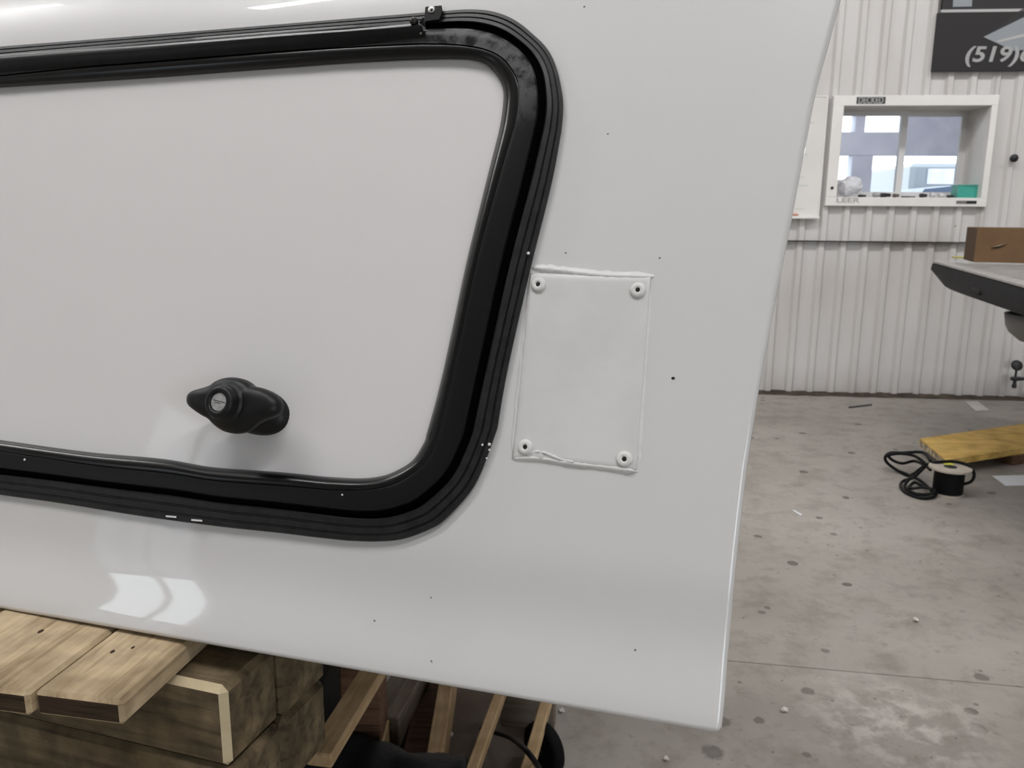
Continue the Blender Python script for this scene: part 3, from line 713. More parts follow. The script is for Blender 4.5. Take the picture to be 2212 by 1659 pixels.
# ================================================================== timbers that carry the cap
E1 = Vector((PR.x, PR.y, 0)).normalized(); E2 = Vector((-E1.y, E1.x, 0))
EB = at_z(1450, 470, 5) ; _d = ray(1450, 451); EB = Vector((_d.x, _d.y, 0)).normalized(); EBX = Vector((EB.y, -EB.x, 0))   # run of the deck boards
ZB = .934; BT = .026
def lumber(name, label, p_near, p_far, wd, ht, ztop, m, group=None, end=None, bevel=.003, cat='timber'):
    """board whose top runs p_near -> p_far (centre line, level), with sawn ends"""
    a = Vector((p_near.x, p_near.y, ztop)); b = Vector((p_far.x, p_far.y, ztop)); ax = (b - a).normalized(); ay = Vector((-ax.y, ax.x, 0))
    bm = bmesh.new(); obox(bm, (a + b) / 2 - Z * ht / 2, ay, ax, Z, wd, (b - a).length, ht, bevel=bevel)
    me = bm_mesh(name, bm)
    # local frame: origin at the near end, Y along the grain
    mw = Matrix((ay, ax, Z)).transposed().to_4x4(); mw.translation = a - Z * ht
    me.transform(mw.inverted()); o = link(name, me, [m] + ([end] if end else [])); o.matrix_world = mw
    if end:
        for p in me.polygons:
            if abs(p.normal.y) > .9: p.material_index = 1
    return tag(o, label, cat, group)
c0 = at_z(262, 1516, ZB)                                              # right front corner of the nearest deck board
lab = ['sawn pine deck board at the right end, under the cap skirt', 'sawn pine deck board left of the end board, under the cap skirt', 'third sawn pine deck board from the right end, mostly out of frame']
wds = [.092, .150, .092]; off = 0
for i in range(3):
    mid_ = c0 - EBX * (off + wds[i] / 2) - EB * (.004 * (i == 1)); off += wds[i] + .003
    o = lumber('deck_board', lab[i], mid_, mid_ + EB * 1.85, wds[i], BT, ZB, M_deck, 'deck boards under the cap', M_endgrain, .004, 'board')
bd = [bpy.data.objects['deck_board'], bpy.data.objects['deck_board.001']]
for px_, py_, r_, k_ in ((88, 1364, .0045, 1), (287, 1399, .0028, 0), (243, 1408, .0035, 0)):   # knots in the board faces
    c = at_z(px_, py_, ZB); o = loft_obj('knot', [circle(c - Z * .001, EBX, EB, r_ * .6, r_, 10), circle(c + Z * .0005, EBX, EB, r_ * .5, r_ * .9, 10)], M_endgrain, None, cap1=True)
    bpy.context.view_layer.update(); o.parent = bd[k_]; o.matrix_parent_inverse = bd[k_].matrix_world.inverted()
ZA = ZB - BT; TS = .092
ca = at_z(483, 1489, ZA)                                              # top front right corner of the front timber
def beam(name, label, corner, ztop, ln, dp, ht, m, shift=0, rim=False):
    c = Vector((corner.x, corner.y, ztop)) - E1 * (ln / 2 - shift) + E2 * dp / 2 - Z * ht / 2
    bm = bmesh.new(); obox(bm, c, E1, E2, Z, ln, dp, ht, bevel=.007)
    me = bm_mesh(name, bm)
    mw = Matrix((E1, E2, Z)).transposed().to_4x4(); mw.translation = Vector((corner.x, corner.y, ztop - ht))
    me.transform(mw.inverted()); o = link(name, me, [m, M_rim]); o.matrix_world = mw
    for p in (me.polygons if rim else ()):                                             # freshly sawn arrises: top front and right front edge
        n_ = p.normal; big = sum(abs(x_) > .15 for x_ in n_)
        if big >= 2 and n_.y < -.3 and (n_.z > .3 or n_.x > .3): p.material_index = 1
    return tag(o, label, 'timber', 'squared timbers stacked under the cap')
beam('squared_timber', 'upper front squared timber with pale sawn edges under the deck boards', ca, ZA, 2.1, TS, TS, M_old, 0, True)
beam('squared_timber', 'upper rear squared timber behind the pale edged one', ca + E2 * (TS + .002), ZA - .001, 2.1, TS, TS, M_old, .004)
beam('squared_timber', 'lower front squared timber directly below the pale edged one', ca, ZA - TS - .001, 2.1, TS, TS, M_old, .002)
beam('squared_timber', 'lower rear squared timber at the bottom of the stack', ca + E2 * (TS + .002), ZA - TS - .002, 2.1, TS, TS, M_old, .003)
far = ca + E2 * 1.45 - E1 * .55
beam('squared_timber', 'squared timber carrying the far side of the cap', far, ZA, 1.7, TS, TS, M_old)
# trestles out of frame below
for i, (s_, lb) in enumerate(((.35, 'right'), (1.75, 'left'))):
    tz = ZA - 2 * TS - .003
    for dep, z1, nm in ((.04, tz, 'front'), (1.49, ZA - TS, 'far')):
        base = Vector((ca.x, ca.y, 0)) - E1 * s_ + E2 * dep
        if nm == 'far': base = Vector((ca.x, ca.y, 0)) - E1 * (s_ + .75) + E2 * dep
        t = thing('timber_trestle', f'wooden post trestle at the {nm} {lb} under the cap timbers', 'trestle', base)
        for q_ in (0.0, .10): box_obj('post', base + E2 * q_ + Z * (z1 - .04) / 2, (.09, .09, z1 - .04 - .04), M_old, t, ax=E1, ay=E2, bevel=.004) if False else None
        box_obj('post', base + E2 * .05 + Z * (z1 / 2), (.09, .14, z1 - .08), M_old, t, ax=E1, ay=E2, bevel=.004)
        box_obj('head', base + E2 * .05 + Z * (z1 - .02), (.14, .24, .04), M_old, t, ax=E1, ay=E2, bevel=.004)
        box_obj('foot', base + E2 * .05 + Z * .02, (.16, .4, .04), M_old, t, ax=E1, ay=E2, bevel=.004)

# ---- lumber lying on the floor below the cap
def fl_line(name, label, pa, pb, z, wd, ht, m, ext_n=.1, ext_f=.5, **k):
    a, b = at_z(*pa, z), at_z(*pb, z); d_ = (b - a).normalized()
    return lumber(name, label, a - d_ * ext_n, b + d_ * ext_f, wd, ht, z, m, **k)
fl_line('plank', 'wide grey brown plank on the floor behind the brown timber stub', (826, 1548), (872, 1468), .12, .085, .09, M_greyw, .0, .1, cat='board')
fl_line('plank', 'dark brown plank lying flat beside the thick pale topped timber', (893, 1638), (924, 1487), .05, .060, .04, M_brown, .15, .05, cat='board')
fl_line('framing_timber', 'thick timber on edge with pale top among the floor battens', (936, 1645), (961, 1487), .115, .040, .115, M_batten, .15, .5)
fl_line('batten', 'middle thin pine batten on the floor beside the cable', (1020, 1655), (1077, 1500), .152, .027, .030, M_batten, .15, .5, group='pine battens on the floor', cat='batten')
fl_line('batten', 'rightmost thin pine batten on the floor before the black wheel', (1137, 1659), (1178, 1515), .152, .027, .030, M_batten, .15, .5, group='pine battens on the floor', cat='batten')
fl_line('batten', 'broad pine batten slanting left of the brown timber stub', (705, 1600), (795, 1457), .36, .052, .03, M_batten, .04, .5, cat='batten')
hp = [at_z(940, 1690, 0), at_z(1150, 1690, 0), at_z(1195, 1480, 0), at_z(985, 1470, 0)]
loft_obj('hardboard_sheet', [[p + Z * .002 for p in hp], [p + Z * .009 for p in hp]], M_ply, None, cap0=True, cap1=True, smooth=False)
tag(bpy.data.objects['hardboard_sheet'], 'dark brown hardboard sheet lying under the thin battens', 'sheet')
# sleepers under the battens
for (pa, pb, lb) in (((985, 1672), (1150, 1676), 'near'), ((1085, 1478), (1200, 1490), 'far')):
    a, b = at_z(*pa, .1215), at_z(*pb, .1215)
    lumber('sleeper', f'short cross piece under the {lb} ends of the thin battens', a, b, .04, .112, .1215, M_greyw, cat='board')
# brown timber stub with two bolt holes, on a pale block
tb = 2.02
pA = at_t(738, 1602, tb); pB = at_t(824, 1607, tb); sx = (pB - pA); sx.z = 0; bw = sx.length; sx.normalize(); sy = Vector((-sx.y, sx.x, 0))
zb_ = pA.z; hgt = .22
stub = thing('timber_stub', 'dark red brown timber stub with two bolt holes standing on a pale block', 'timber', Vector((pB.x, pB.y, zb_)) - sx * bw / 2 + sy * .05)
box_obj('stub_body', Vector((pB.x, pB.y, zb_)) - sx * bw / 2 + sy * .05 + Z * hgt / 2, (bw, .10, hgt), M_brown, stub, ax=sx, ay=sy, bevel=.004)
for px_, py_ in ((795, 1510), (798, 1553)):
    c = at_t(px_, py_, tb); loft_obj('bolt_hole', lathe(c, -sy, [(.007, -.002), (.007, .0016), (.005, .002)], 12), M_hole, stub, cap1=True)
pblk = Vector((pB.x, pB.y, 0)) - sx * bw / 2 + sy * .045
tag(box_obj('wood_block', pblk + Z * zb_ / 2, (bw + .01, .11, zb_), M_batten, ax=sx, ay=sy, bevel=.003), 'pale pine block under the brown timber stub', 'block')
# black tote put in for the dark void behind the slanting batten, which carries it
pt = at_z(716, 1560, .30); pt2 = at_z(640, 1480, .3)
filler_c = Vector((pt.x, pt.y, 0)) - X * .27 + Y * .38
tote = thing('void_filler', 'added black tote in the dark behind the slanting batten', 'tote', filler_c)
rings = [[filler_c + Vector((sx_ * (.17 + k_), sy_ * (.24 + k_), z_)) for sx_, sy_ in ((-1, -1), (1, -1), (1, 1), (-1, 1))] for k_, z_ in ((0, 0), (.03, .29), (.045, .29), (.045, .325), (.03, .328), (.02, .315), (-.005, .02))]
loft_obj('filler_body', rings, M_tarp, tote, cap0=True, cap1=True, smooth=False)
# black crumpled tarp in front
top_px = [(600, 1660), (650, 1632), (690, 1614), (735, 1601), (790, 1611), (860, 1640), (930, 1648), (1000, 1655), (1060, 1668)]
TP = catmull([at_z(*p, .16) for p in top_px], 6); rows = []
for r_ in range(13):
    f_ = r_ / 12; row = []
    for i, p in enumerate(TP):
        q_ = p + Vector((.0, -1, 0)) * (f_ * .42 - .17) ; hz = .16 * math.sin(min(1, .12 + f_ * 2.2) * math.pi / 2) * (1 - .75 * max(0, f_ - .5))
        if r_ == 0: hz = .0; 
        e_ = min(1, i / 6, (len(TP) - 1 - i) / 6); row.append(Vector((q_.x, q_.y + .02 * noise.noise(Vector((i * .3, f_ * 4, 0))), max(.003, hz * (.1 + .9 * e_) + .018 * noise.noise(Vector((q_.x * 14, q_.y * 14, 2))) * (r_ > 0)))))
    rows.append(row)
tarp = loft_obj('black_tarp', rows, M_tarp, None, close=False); md = tarp.modifiers.new('thickness', 'SOLIDIFY'); md.thickness = .003
tag(tarp, 'crumpled black tarp heaped on the floor below the timbers', 'tarp')
# black wheel
wpx = at_z(1174, 1668, 0); wr = .068; wcn = wpx + Z * wr; wax = (Vector((-.80, -.6, 0))).normalized()
wh = thing('rubber_wheel', 'black rubber wheel standing on the floor behind the rightmost batten', 'wheel', wpx)
loft_obj('tyre', lathe(wcn, wax, [(.040, -.014), (.058, -.018), (.066, -.012), (.068, 0), (.066, .012), (.058, .018), (.040, .014), (.040, -.014)], 32), M_blackrub, wh)
loft_obj('wheel_disc', lathe(wcn, wax, [(.0, -.020), (.012, -.020), (.014, -.016), (.045, -.016), (.045, .016), (.014, .016), (.012, .020), (0, .020)], 32), M_blackrub, wh, sharp=40)
cp = catmull([at_z(1040, 1574, .03), at_z(1062, 1580, .06), at_z(1100, 1592, .12), at_z(1130, 1614, .168), at_z(1152, 1640, .168), at_z(1172, 1672, .10), at_z(1195, 1720, .009)], 8)
tag(loft_obj('air_hose', tube_rings(cp, .0065, 10), M_cable, None, cap0=True, cap1=True), 'black hose bent over the rightmost batten', 'hose')

# ================================================================== right hand background
# dark curved lid with carton on top
zl = at_t(2047, 572, 4.6).z
f0 = at_t(2016, 570, 5.2); zl = f0.z
e_a = at_z(2050, 573, zl); e_b = at_z(2212, 616, zl); ed = (e_b - e_a).normalized(); en = Vector((ed.y, -ed.x, 0))
if en.x < 0: en = -en
M_lid = noisy('charcoal_lid', (.010, .0105, .0125), (.016, .0165, .019), 20, .55, spec=.15); M_lidtop = noisy('dull_aluminium_rim', (.36, .345, .33), (.48, .46, .44), 14, .4, metal=.3); M_lidin = noisy('grey_lid_underside', (.22, .205, .195), (.30, .285, .27), 9, .7)
def lid_pt(px, py): return at_z(px, py, zl)
far_end = at_z(2014, 569, zl); ln = 2.6; org = far_end
lid = thing('tonneau_lid', 'charcoal tonneau lid with curved edge lying on a stand at the right', 'lid', Vector((org.x, org.y, zl - .2)) + ed * 1.2 + en * .7)
segs = 18; rings = []
wdl = 1.25
for i in range(segs + 1):
    s_ = ln * i / segs; th_ = .068 + .062 * (1 - math.exp(-s_ / .16)) - .022 * s_ / ln
    inn = .02 + .05 * (math.exp(-s_ / .10))
    a = org + ed * s_; rings.append([a + en * .0, a - Z * th_ * .55 - en * .006, a - Z * th_ + en * inn, a - Z * (th_ * .9) + en * (inn + .12), a + en * (wdl * .5) - Z * .07, a + en * wdl - Z * .06, a + en * wdl])
loft_obj('lid_body', rings, M_lid, lid, cap0=True, cap1=True, sharp=35)
for (o1, o2, zz, hh) in ((-.004, .035, .012, .014), (.05, .075, .009, .012)):
    c = org + ed * (ln / 2 + .02) + en * ((o1 + o2) / 2) + Z * (zz - hh / 2 + .006); box_obj('rim', c, (ln, o2 - o1, hh), M_lidtop, lid, ax=ed, ay=en, bevel=.003)
box_obj('rim', org + ed * .015 + en * (wdl / 2) + Z * .008, (.03, wdl, .012), M_lidtop, lid, ax=ed, ay=en, bevel=.003)
box_obj('lid_board', org + ed * (ln / 2) + en * (wdl / 2) + Z * .002, (ln - .04, wdl - .04, .006), M_lidin, lid, ax=ed, ay=en)
pc_ = at_z(2128, 640, zl - .10); box_obj('finger_notch', org + ed * ((pc_ - org).dot(ed)) - Z * .075 + en * -.002, (.16, .02, .03), M_hole, lid, ax=ed, ay=en, bevel=.008)
st = thing('work_stand', 'work stand carrying the charcoal lid, mostly out of frame', 'stand', Vector((org.x, org.y, 0)) + ed * 1.5 + en * .7)
for a_, b_ in ((1.3, .55), (2.3, .55), (1.3, 1.1), (2.3, 1.1)):
    box_obj('leg', Vector((org.x, org.y, (zl - .16) / 2)) + ed * a_ + en * b_, (.05, .05, zl - .16), M_silver, st, ax=ed, ay=en)
box_obj('stand_top', Vector((org.x, org.y, zl - .125)) + ed * 1.8 + en * .82, (1.2, .7, .08), M_silver, st, ax=ed, ay=en)
# pale bowl-like moulding below the lid
bpx = at_t(2252, 704, 4.45)
gb = thing('grey_moulding', 'rounded pale grey moulding hanging under the charcoal lid', 'moulding', bpx - Z * .1)
loft_obj('moulding_body', [circle(bpx + Z * h_, X, Y, r_, n=28) for r_, h_ in ((.02, -.10), (.10, -.085), (.155, -.04), (.175, .0), (.185, .06), (.17, .06), (.15, 0), (.09, -.07))], mat('pale_grey_plastic', (.27, .27, .275), .5), gb, cap0=True, cap1=True)
# carton
M_card = noisy('brown_cardboard', (.13, .072, .032), (.165, .095, .045), 5, .85, bmp=.1); M_card_shade = noisy('shaded_cardboard_side', (.085, .048, .025), (.10, .058, .03), 6, .9)  # same cardboard twice; the sides have their shade in the colour
zb2 = zl + .015; b0 = at_z(2103, 566, zb2); b1 = at_z(2212, 577, zb2); bx = Vector((math.cos(.30), -math.sin(.30), 0)); by = Vector((-bx.y, bx.x, 0))
hb_ = .205; bwd = .42; bdp = .30
by2 = (by - bx * .0).normalized()
crt = thing('cardboard_carton', 'brown cardboard carton with a torn slot standing on the charcoal lid', 'carton', b0 + bx * bwd / 2 + by2 * bdp / 2)
th = .006
box_obj('carton_front', b0 + bx * bwd / 2 + by2 * th / 2 + Z * hb_ / 2, (bwd, th, hb_), M_card, crt, ax=bx, ay=by2)
box_obj('carton_back', b0 + bx * bwd / 2 + by2 * (bdp - th / 2) + Z * hb_ / 2, (bwd, th, hb_), M_card, crt, ax=bx, ay=by2)
box_obj('carton_side', b0 + bx * th / 2 + by2 * bdp / 2 + Z * hb_ / 2, (th, bdp - 2 * th, hb_), M_card_shade, crt, ax=bx, ay=by2)
box_obj('carton_side', b0 + bx * (bwd - th / 2) + by2 * bdp / 2 + Z * hb_ / 2, (th, bdp - 2 * th, hb_), M_card_shade, crt, ax=bx, ay=by2)
box_obj('carton_base', b0 + bx * bwd / 2 + by2 * bdp / 2 + Z * th / 2, (bwd - 2 * th, bdp - 2 * th, th), M_card, crt, ax=bx, ay=by2)
box_obj('carton_flap', b0 + bx * bwd / 2 + by2 * bdp / 2 + Z * (hb_ + .002), (bwd - .002, bdp - .002, .004), M_card, crt, ax=bx, ay=by2)
tc = b0 + bx * .125 + Z * .098 - by2 * .001
loft_obj('torn_slot', [[tc + bx * a_ + Z * b_ - by2 * d_ for a_, b_ in ((-.04, -.012), (.0, -.004), (.045, .014), (.0, -.010 if d_ else -.012))] for d_ in (0, .003)], M_hole, crt, cap1=True, smooth=False)
loft_obj('torn_flap', [[tc + bx * a_ + Z * b_ - by2 * d_ for a_, b_ in ((-.035, -.004), (.0, .008), (.04, .018), (.0, .001))] for d_ in (0, .010)], mat('torn_kraft', (.30, .23, .15), .9), crt, cap1=True, smooth=False)
# yellow note pad piece on the lid
yp = at_z(2073, 558, zl + .012); tag(box_obj('note_pad', yp + Z * .006, (.09, .05, .010), mat('yellow_green_plastic', (.50, .48, .10), .6), ax=bx, ay=by2, bevel=.003), 'small yellow green pad lying on the far end of the lid', 'pad')

# yellow painted plank (ramp) on the floor
M_yel = wood('yellow_painted_plank', (.78, .54, .20), (.70, .46, .13), (.52, .32, .075), (1, 0, 0), .7); M_yedge = noisy('chipped_edge', (.20, .17, .13), (.55, .45, .28), 35, .9, lo=.45, hi=.52)
zy = .09; y0, y1 = at_z(1987, 947, zy), at_z(2043, 994, zy); yd = at_z(2212, 915, zy) - y0; yd.z = 0; yd.normalize()
vlen = 1.6; ywn = (y1 - y0)
r_t = [y0, y1, y1 + yd * vlen, y0 + yd * vlen]
yk = thing('yellow_plank', 'yellow painted plank with chipped end on the floor beside the cable reel', 'plank', Vector((y0.x, y0.y, 0)) + yd * .8)
loft_obj('plank_board', [[p - Z * .035 for p in r_t], r_t], M_yel, yk, cap0=True, cap1=True, smooth=False)
npt = 9
loft_obj('chipped_end', [[y0.lerp(y1, i / npt) - yd * (.006 + .014 * abs(noise.noise(Vector((i * 1.7, 0, 0))))) - Z * z_ for i in range(npt + 1)] for z_ in (.001, .034)], M_yedge, yk, close=False, smooth=False)
for f_ in (.45, 1.3):
    c = (y0 + y1) / 2 + yd * f_; box_obj('bearer', Vector((c.x, c.y, (zy - .035) / 2)), (.09, ywn.length * .9, zy - .035), M_brown, yk, ax=yd, ay=Vector((-yd.y, yd.x, 0)))

# cable reel with loose loops
rp = at_z(2046, 1066, 0); M_reel = noisy('beige_reel_disc', (.42, .36, .30), (.50, .44, .37), 12, .7)
zr = .135
reel = thing('cable_reel', 'beige topped reel of black cable with loose loops on the floor', 'cable reel', rp)
loft_obj('reel_base', lathe(rp, Z, [(.0, .0), (.075, 0), (.075, .008), (0, .008)], 32), M_reel, reel, sharp=40)
pr = [(.03, .008)]
for i in range(12): pr += [(.066, .010 + i * .0100), (.0705, .0145 + i * .0100)]
pr += [(.066, .130), (.03, .130)]
loft_obj('cable_winding', lathe(rp, Z, pr, 32), M_cable, reel)
loft_obj('reel_top', lathe(rp, Z, [(.024, .130), (.098, .130), (.098, .139), (.026, .140), (.024, .130)], 36), M_reel, reel, sharp=40)
loft_obj('core_hole', lathe(rp, Z, [(.031, .1395), (.030, .1408), (.003, .1409)], 24), M_hole, reel, cap1=True)
box_obj('yellow_tag', rp + Vector((.012, .045, .1415)), (.045, .035, .002), mat('yellow_tag', (.75, .72, .10), .6), reel)
def loop(px_list, name='cable_loop', r=.0078):
    P = catmull([at_z(x_, y_, z_) for x_, y_, z_ in px_list], 8); loft_obj(name, tube_rings(P, r, 8), M_cable, reel, cap0=True, cap1=True)
loop([(2000, 1003, .10), (1985, 990, .11), (1960, 980, .10), (1925, 978, .09), (1912, 988, .07), (1920, 1003, .03), (1945, 1020, .01), (1965, 1027, .012), (1985, 1015, .05), (1998, 1004, .09)])
loop([(1998, 1000, .10), (1975, 985, .12), (1945, 980, .11), (1920, 984, .10), (1930, 995, .07), (1950, 1001, .06), (1975, 996, .07), (1997, 1005, .09), (2010, 1015, .10)])
loop([(2010, 996, .13), (1995, 978, .13), (1965, 977, .12), (1920, 982, .10), (1913, 995, .06), (1935, 1014, .02), (1962, 1026, .012), (1990, 1040, .03), (2012, 1060, .03)])
loop([(2000, 1006, .09), (1975, 1030, .05), (1950, 1040, .02), (1946, 1052, .01), (1960, 1066, .008), (1990, 1076, .008), (2015, 1074, .01), (2024, 1064, .02)])
loop([(1980, 1020, .06), (1960, 1040, .03), (1955, 1052, .012), (1975, 1066, .010), (2005, 1068, .012), (2020, 1060, .03), (1995, 1053, .03), (1965, 1055, .02), (1975, 1042, .03), (1992, 1050, .03)])
loop([(2000, 1004, .11), (2020, 999, .145), (2060, 997, .148), (2090, 1005, .145), (2104, 1022, .12), (2098, 1040, .08), (2075, 1046, .06), (2066, 1040, .08)])
# papers and scraps
def flat(name, label, cat, pts, m, z=.0035, parent=None):
    P = [at_z(x_, y_, 0) for x_, y_ in pts]; o = loft_obj(name, [[p + Z * .0012 for p in P], [p + Z * z for p in P]], m, None, cap0=True, cap1=True, smooth=False); return tag(o, label, cat)
M_paper = mat('white_paper', (.72, .73, .76), .8); M_tape = noisy('pale_tape', (.48, .45, .42), (.55, .52, .49), 9, .7)
flat('paper_sheet', 'white paper sheet on the floor right of the cable reel', 'paper', [(2143, 1029), (2230, 1027), (2260, 1049), (2172, 1050)], M_paper)
flat('tape_strip', 'pale tape strip stuck on the floor near the back wall', 'tape', [(2084, 868), (2112, 868), (2137, 887), (2108, 889)], M_tape)
flat('wood_sliver', 'thin dark sliver on the floor near the back wall', 'sliver', [(1832, 880), (1882, 874), (1884, 876), (1834, 882)], M_dark_screw, .006)
flat('paper_scrap', 'narrow white paper scrap on the open concrete floor', 'scrap', [(1711, 1103), (1715, 1103), (1733, 1113), (1729, 1115)], M_paper, .004)
M_chip = noisy('pale_chip', (.62, .58, .52), (.74, .70, .64), 60, .8)
for (px_, py_, r_, lb) in ((1214, 1538, .011, 'small white foam chip on the floor right of the battens'), (972, 1597, .011, 'small white foam chip lying between the thick timber and middle batten'), (1977, 1342, .013, 'cream chip on the floor right of the truck cap corner'), (1438, 1642, .009, 'small pale chip on the floor below the cap corner'), (1695, 1537, .012, 'tan flake on the floor right of the cap corner')):
    c = at_z(px_, py_, 0) + Z * r_ * .55; bm = bmesh.new(); bmesh.ops.create_icosphere(bm, subdivisions=2, radius=r_)
    for v in bm.verts:
        v.co *= .75 + .6 * noise.noise(v.co * 160 + Vector((px_, 0, 0))); v.co.z *= .55; v.co += c
    zmin = min(v.co.z for v in bm.verts)
    for v in bm.verts: v.co.z -= zmin - (.010 if 960 < px_ < 980 else .001)
    tag(link('chip', bm_mesh('chip', bm), M_chip), lb, 'chip', 'chips on the floor')

# ---- things on the back wall
# sign
M_sign = mat('charcoal_sign', (.030, .028, .029), .5, spec=.2); M_sign2 = mat('charcoal_sign_upper', (.036, .033, .034), .5, spec=.2); M_sw = mat('grey_white_print', (.36, .36, .36), .6); M_sblk = mat('black_print', (.008, .008, .009), .5); M_sbl = mat('blue_grey_print', (.27, .29, .31), .5); M_stripe = mat('pale_stripe', (.45, .44, .44), .5)
SD = -.07
def sp(px, py): s_, z_ = wall_pt(px, py, SD); return s_, z_
s0, zbt = sp(2013, 154); s0t, ztp = sp(2030, 25)
s0 = (s0 + s0t) / 2; swd = 1.6; sht = 1.0
sign = thing('shop_sign', 'charcoal shop sign with a phone number high on the back wall', 'sign', wp(s0 + swd / 2, zbt, SD))
wbox('sign_board', s0, s0 + swd, zbt, ztp - .006, SD, SD + .035, M_sign, sign)
wbox('sign_board', s0 + .02, s0 + swd, ztp + .012, zbt + sht, SD, SD + .035, M_sign2, sign)
wbox('stripe', s0 + .015, s0 + swd, ztp - .006, ztp + .012, SD - .002, SD + .02, M_stripe, sign)
def sign_poly(name, pts, m, d):
    P = [sp(*p) for p in pts]; loft_obj(name, [[wp(a, b, SD - d) for a, b in P], [wp(a, b, SD - d - .0015) for a, b in P]], m, sign, cap0=True, cap1=True, smooth=False)
sign_poly('printed_shade', [(2128, 80), (2205, 21), (2290, -30), (2290, 0)], M_sblk, .0005)
sign_poly('printed_cap', [(2124, 80), (2212, 37), (2290, 0), (2290, 100), (2190, 110), (2150, 92)], M_sbl, .0015)
sign_poly('printed_line', [(2150, 89), (2212, 73), (2290, 55), (2290, 62), (2158, 91)], M_stripe, .003)
sign_poly('printed_logo', [(2058, 15), (2099, 14), (2101, -20), (2060, -20)], M_sbl, .0005)
tx, tz_ = sp(2079, 136); sz_px = (sp(2079, 100)[1] - tz_)
tris_text('phone_number', '(519)6', .14, M_sw, sign, wp(sp(2080, 133)[0], sp(2100, 133)[1], SD - .004), WX, Z, .001, shear=.15, bold=.0035, squeeze=1.22)
# whiteboard
wbR, wbT = wall_pt(1789, 207, -.045); wbR2, wbBt = wall_pt(1777, 473, -.045)
wbL = wbR - 1.25
wbd = thing('whiteboard', 'white writing board on the back wall half hidden by the cap', 'whiteboard', wp((wbL + wbR) / 2, wbBt, -.04))
M_wbs = noisy('whiteboard_surface', (.68, .655, .62), (.73, .71, .68), 3, .3)
wbox('board_surface', wbL, wbR - .012, wbBt + .02, wbT - .01, -.056, -.037, M_wbs, wbd)
wbox('board_edge', wbR - .012, wbR, wbBt + .02, wbT, -.060, -.036, M_white, wbd, .002); wbox('board_edge', wbL, wbR - .012, wbT - .01, wbT, -.060, -.036, M_white, wbd, .002)
wbox('pen_tray', wbL, wbR, wbBt, wbBt + .02, -.085, -.036, M_white, wbd, .003)
M_scr = mat('faded_green_marker', (.50, .54, .49), .6)
for i in range(9):
    zz = wbT - .18 - i * .075 + random.uniform(-.02, .02); x0 = wbR - random.uniform(.16, .30); ln_ = random.uniform(.05, .12); wbox('marker_line', x0, x0 + ln_, zz, zz + .006, -.0566, -.056, M_scr, wbd)
wbox('red_marker', wbR - .30, wbR - .16, wbBt + .02, wbBt + .032, -.07, -.058, mat('red_marker', (.55, .22, .14), .5), wbd) if False else None
pen = tag(loft_obj('marker_pen', lathe(wp(wbR - .28, wbBt + .03, -.066), WX, [(.0, 0), (.008, 0), (.008, .11), (.006, .115), (.006, .13), (0, .13)], 12), mat('orange_red_plastic', (.60, .25, .16), .5), None, sharp=40), 'orange red marker pen on the whiteboard tray', 'marker')
# stickers on the casing
stk = thing('sticker', 'dark rounded name sticker on the top board of the window casing', 'sticker', wp(wall_pt(1881, 217, -.063)[0], wall_pt(1881, 217, -.063)[1], -.063), 'stickers on the window casing')
a, t = wall_pt(1851, 209.5, -.0665); b, bt = wall_pt(1912, 224.5, -.0665)
wbox('sticker_plate', a, b, bt, t, -.0685, -.0662, mat('sticker_black', (.045, .043, .04), .5), stk, .0006)
tris_text('sticker_text', 'DECKED', .066, mat('sticker_grey', (.36, .355, .36), .5), stk, wp(a + .011, bt + .0035 , -.0692), WX, Z, .0004, bold=.0012, squeeze=(b - a - .02) / .262)
a, t = wall_pt(1806, 427.5, -.0665); b, bt = wall_pt(1861, 437.5, -.0665)
stk2 = thing('sticker', 'faint grey name lettering on the bottom left of the window casing', 'sticker', wp((a + b) / 2, bt, -.063), 'stickers on the window casing')
tris_text('sticker_text', 'LEER', .048, mat('pale_grey_letters', (.42, .40, .385), .6), stk2, wp(a, bt, -.0668), WX, Z, .0004, bold=.001, squeeze=(b - a) / .110)
a, t = wall_pt(2066, 433.5, -.0665); b, bt = wall_pt(2109, 440.5, -.0665)
stk3 = thing('sticker', 'half grey half black strip sticker at the bottom right of the window casing', 'sticker', wp((a + b) / 2, bt, -.063), 'stickers on the window casing')
wbox('grey_half', a, (a + b) / 2, bt, t, -.0680, -.0662, mat('sticker_mid', (.16, .15, .15), .5), stk3); wbox('black_half', (a + b) / 2, b, bt, t, -.0680, -.0662, M_sblk, stk3)
a, t = wall_pt(1797, 406, -.063); tag(loft_obj('screw', lathe(wp(a, t, -.066), -WN, [(.011, -.001), (.011, .004), (.006, .008)], 12), M_dark_screw, None, cap1=True), 'black screw head low on the left casing board', 'screw')
# things on the sill
ZS = OB
def sill(px, d): return wall_pt(px, 425, d)[0]
bs = sill(1836, .03); bm = bmesh.new(); bmesh.ops.create_icosphere(bm, subdivisions=4, radius=1)
for v in bm.verts:
    n_ = v.co.normalized(); k_ = 1 + .38 * noise.noise(n_ * 1.7 + Vector((3, 1, 0))) + .22 * abs(noise.noise(n_ * 5)) + .07 * noise.noise(n_ * 12)
    p = n_ * k_; v.co = wp(bs, ZS + .062, .065) + WX * p.x * .09 + WN * p.y * .055 + Z * p.z * .063
zmin = min(v.co.z for v in bm.verts)
for v in bm.verts: v.co.z += ZS + .001 - zmin
bag = tag(link('plastic_bag', bm_mesh('plastic_bag', bm), noisy('crumpled_clear_plastic', (.62, .62, .66), (.74, .74, .78), 20, .3)), 'crumpled pale plastic bag at the left end of the window sill', 'bag')
a = sill(2060, .05); b = sill(2113, .0); bmid = (a + b) / 2
M_teal = noisy('teal_green_plastic', (.03, .30, .23), (.05, .38, .30), 10, .5)
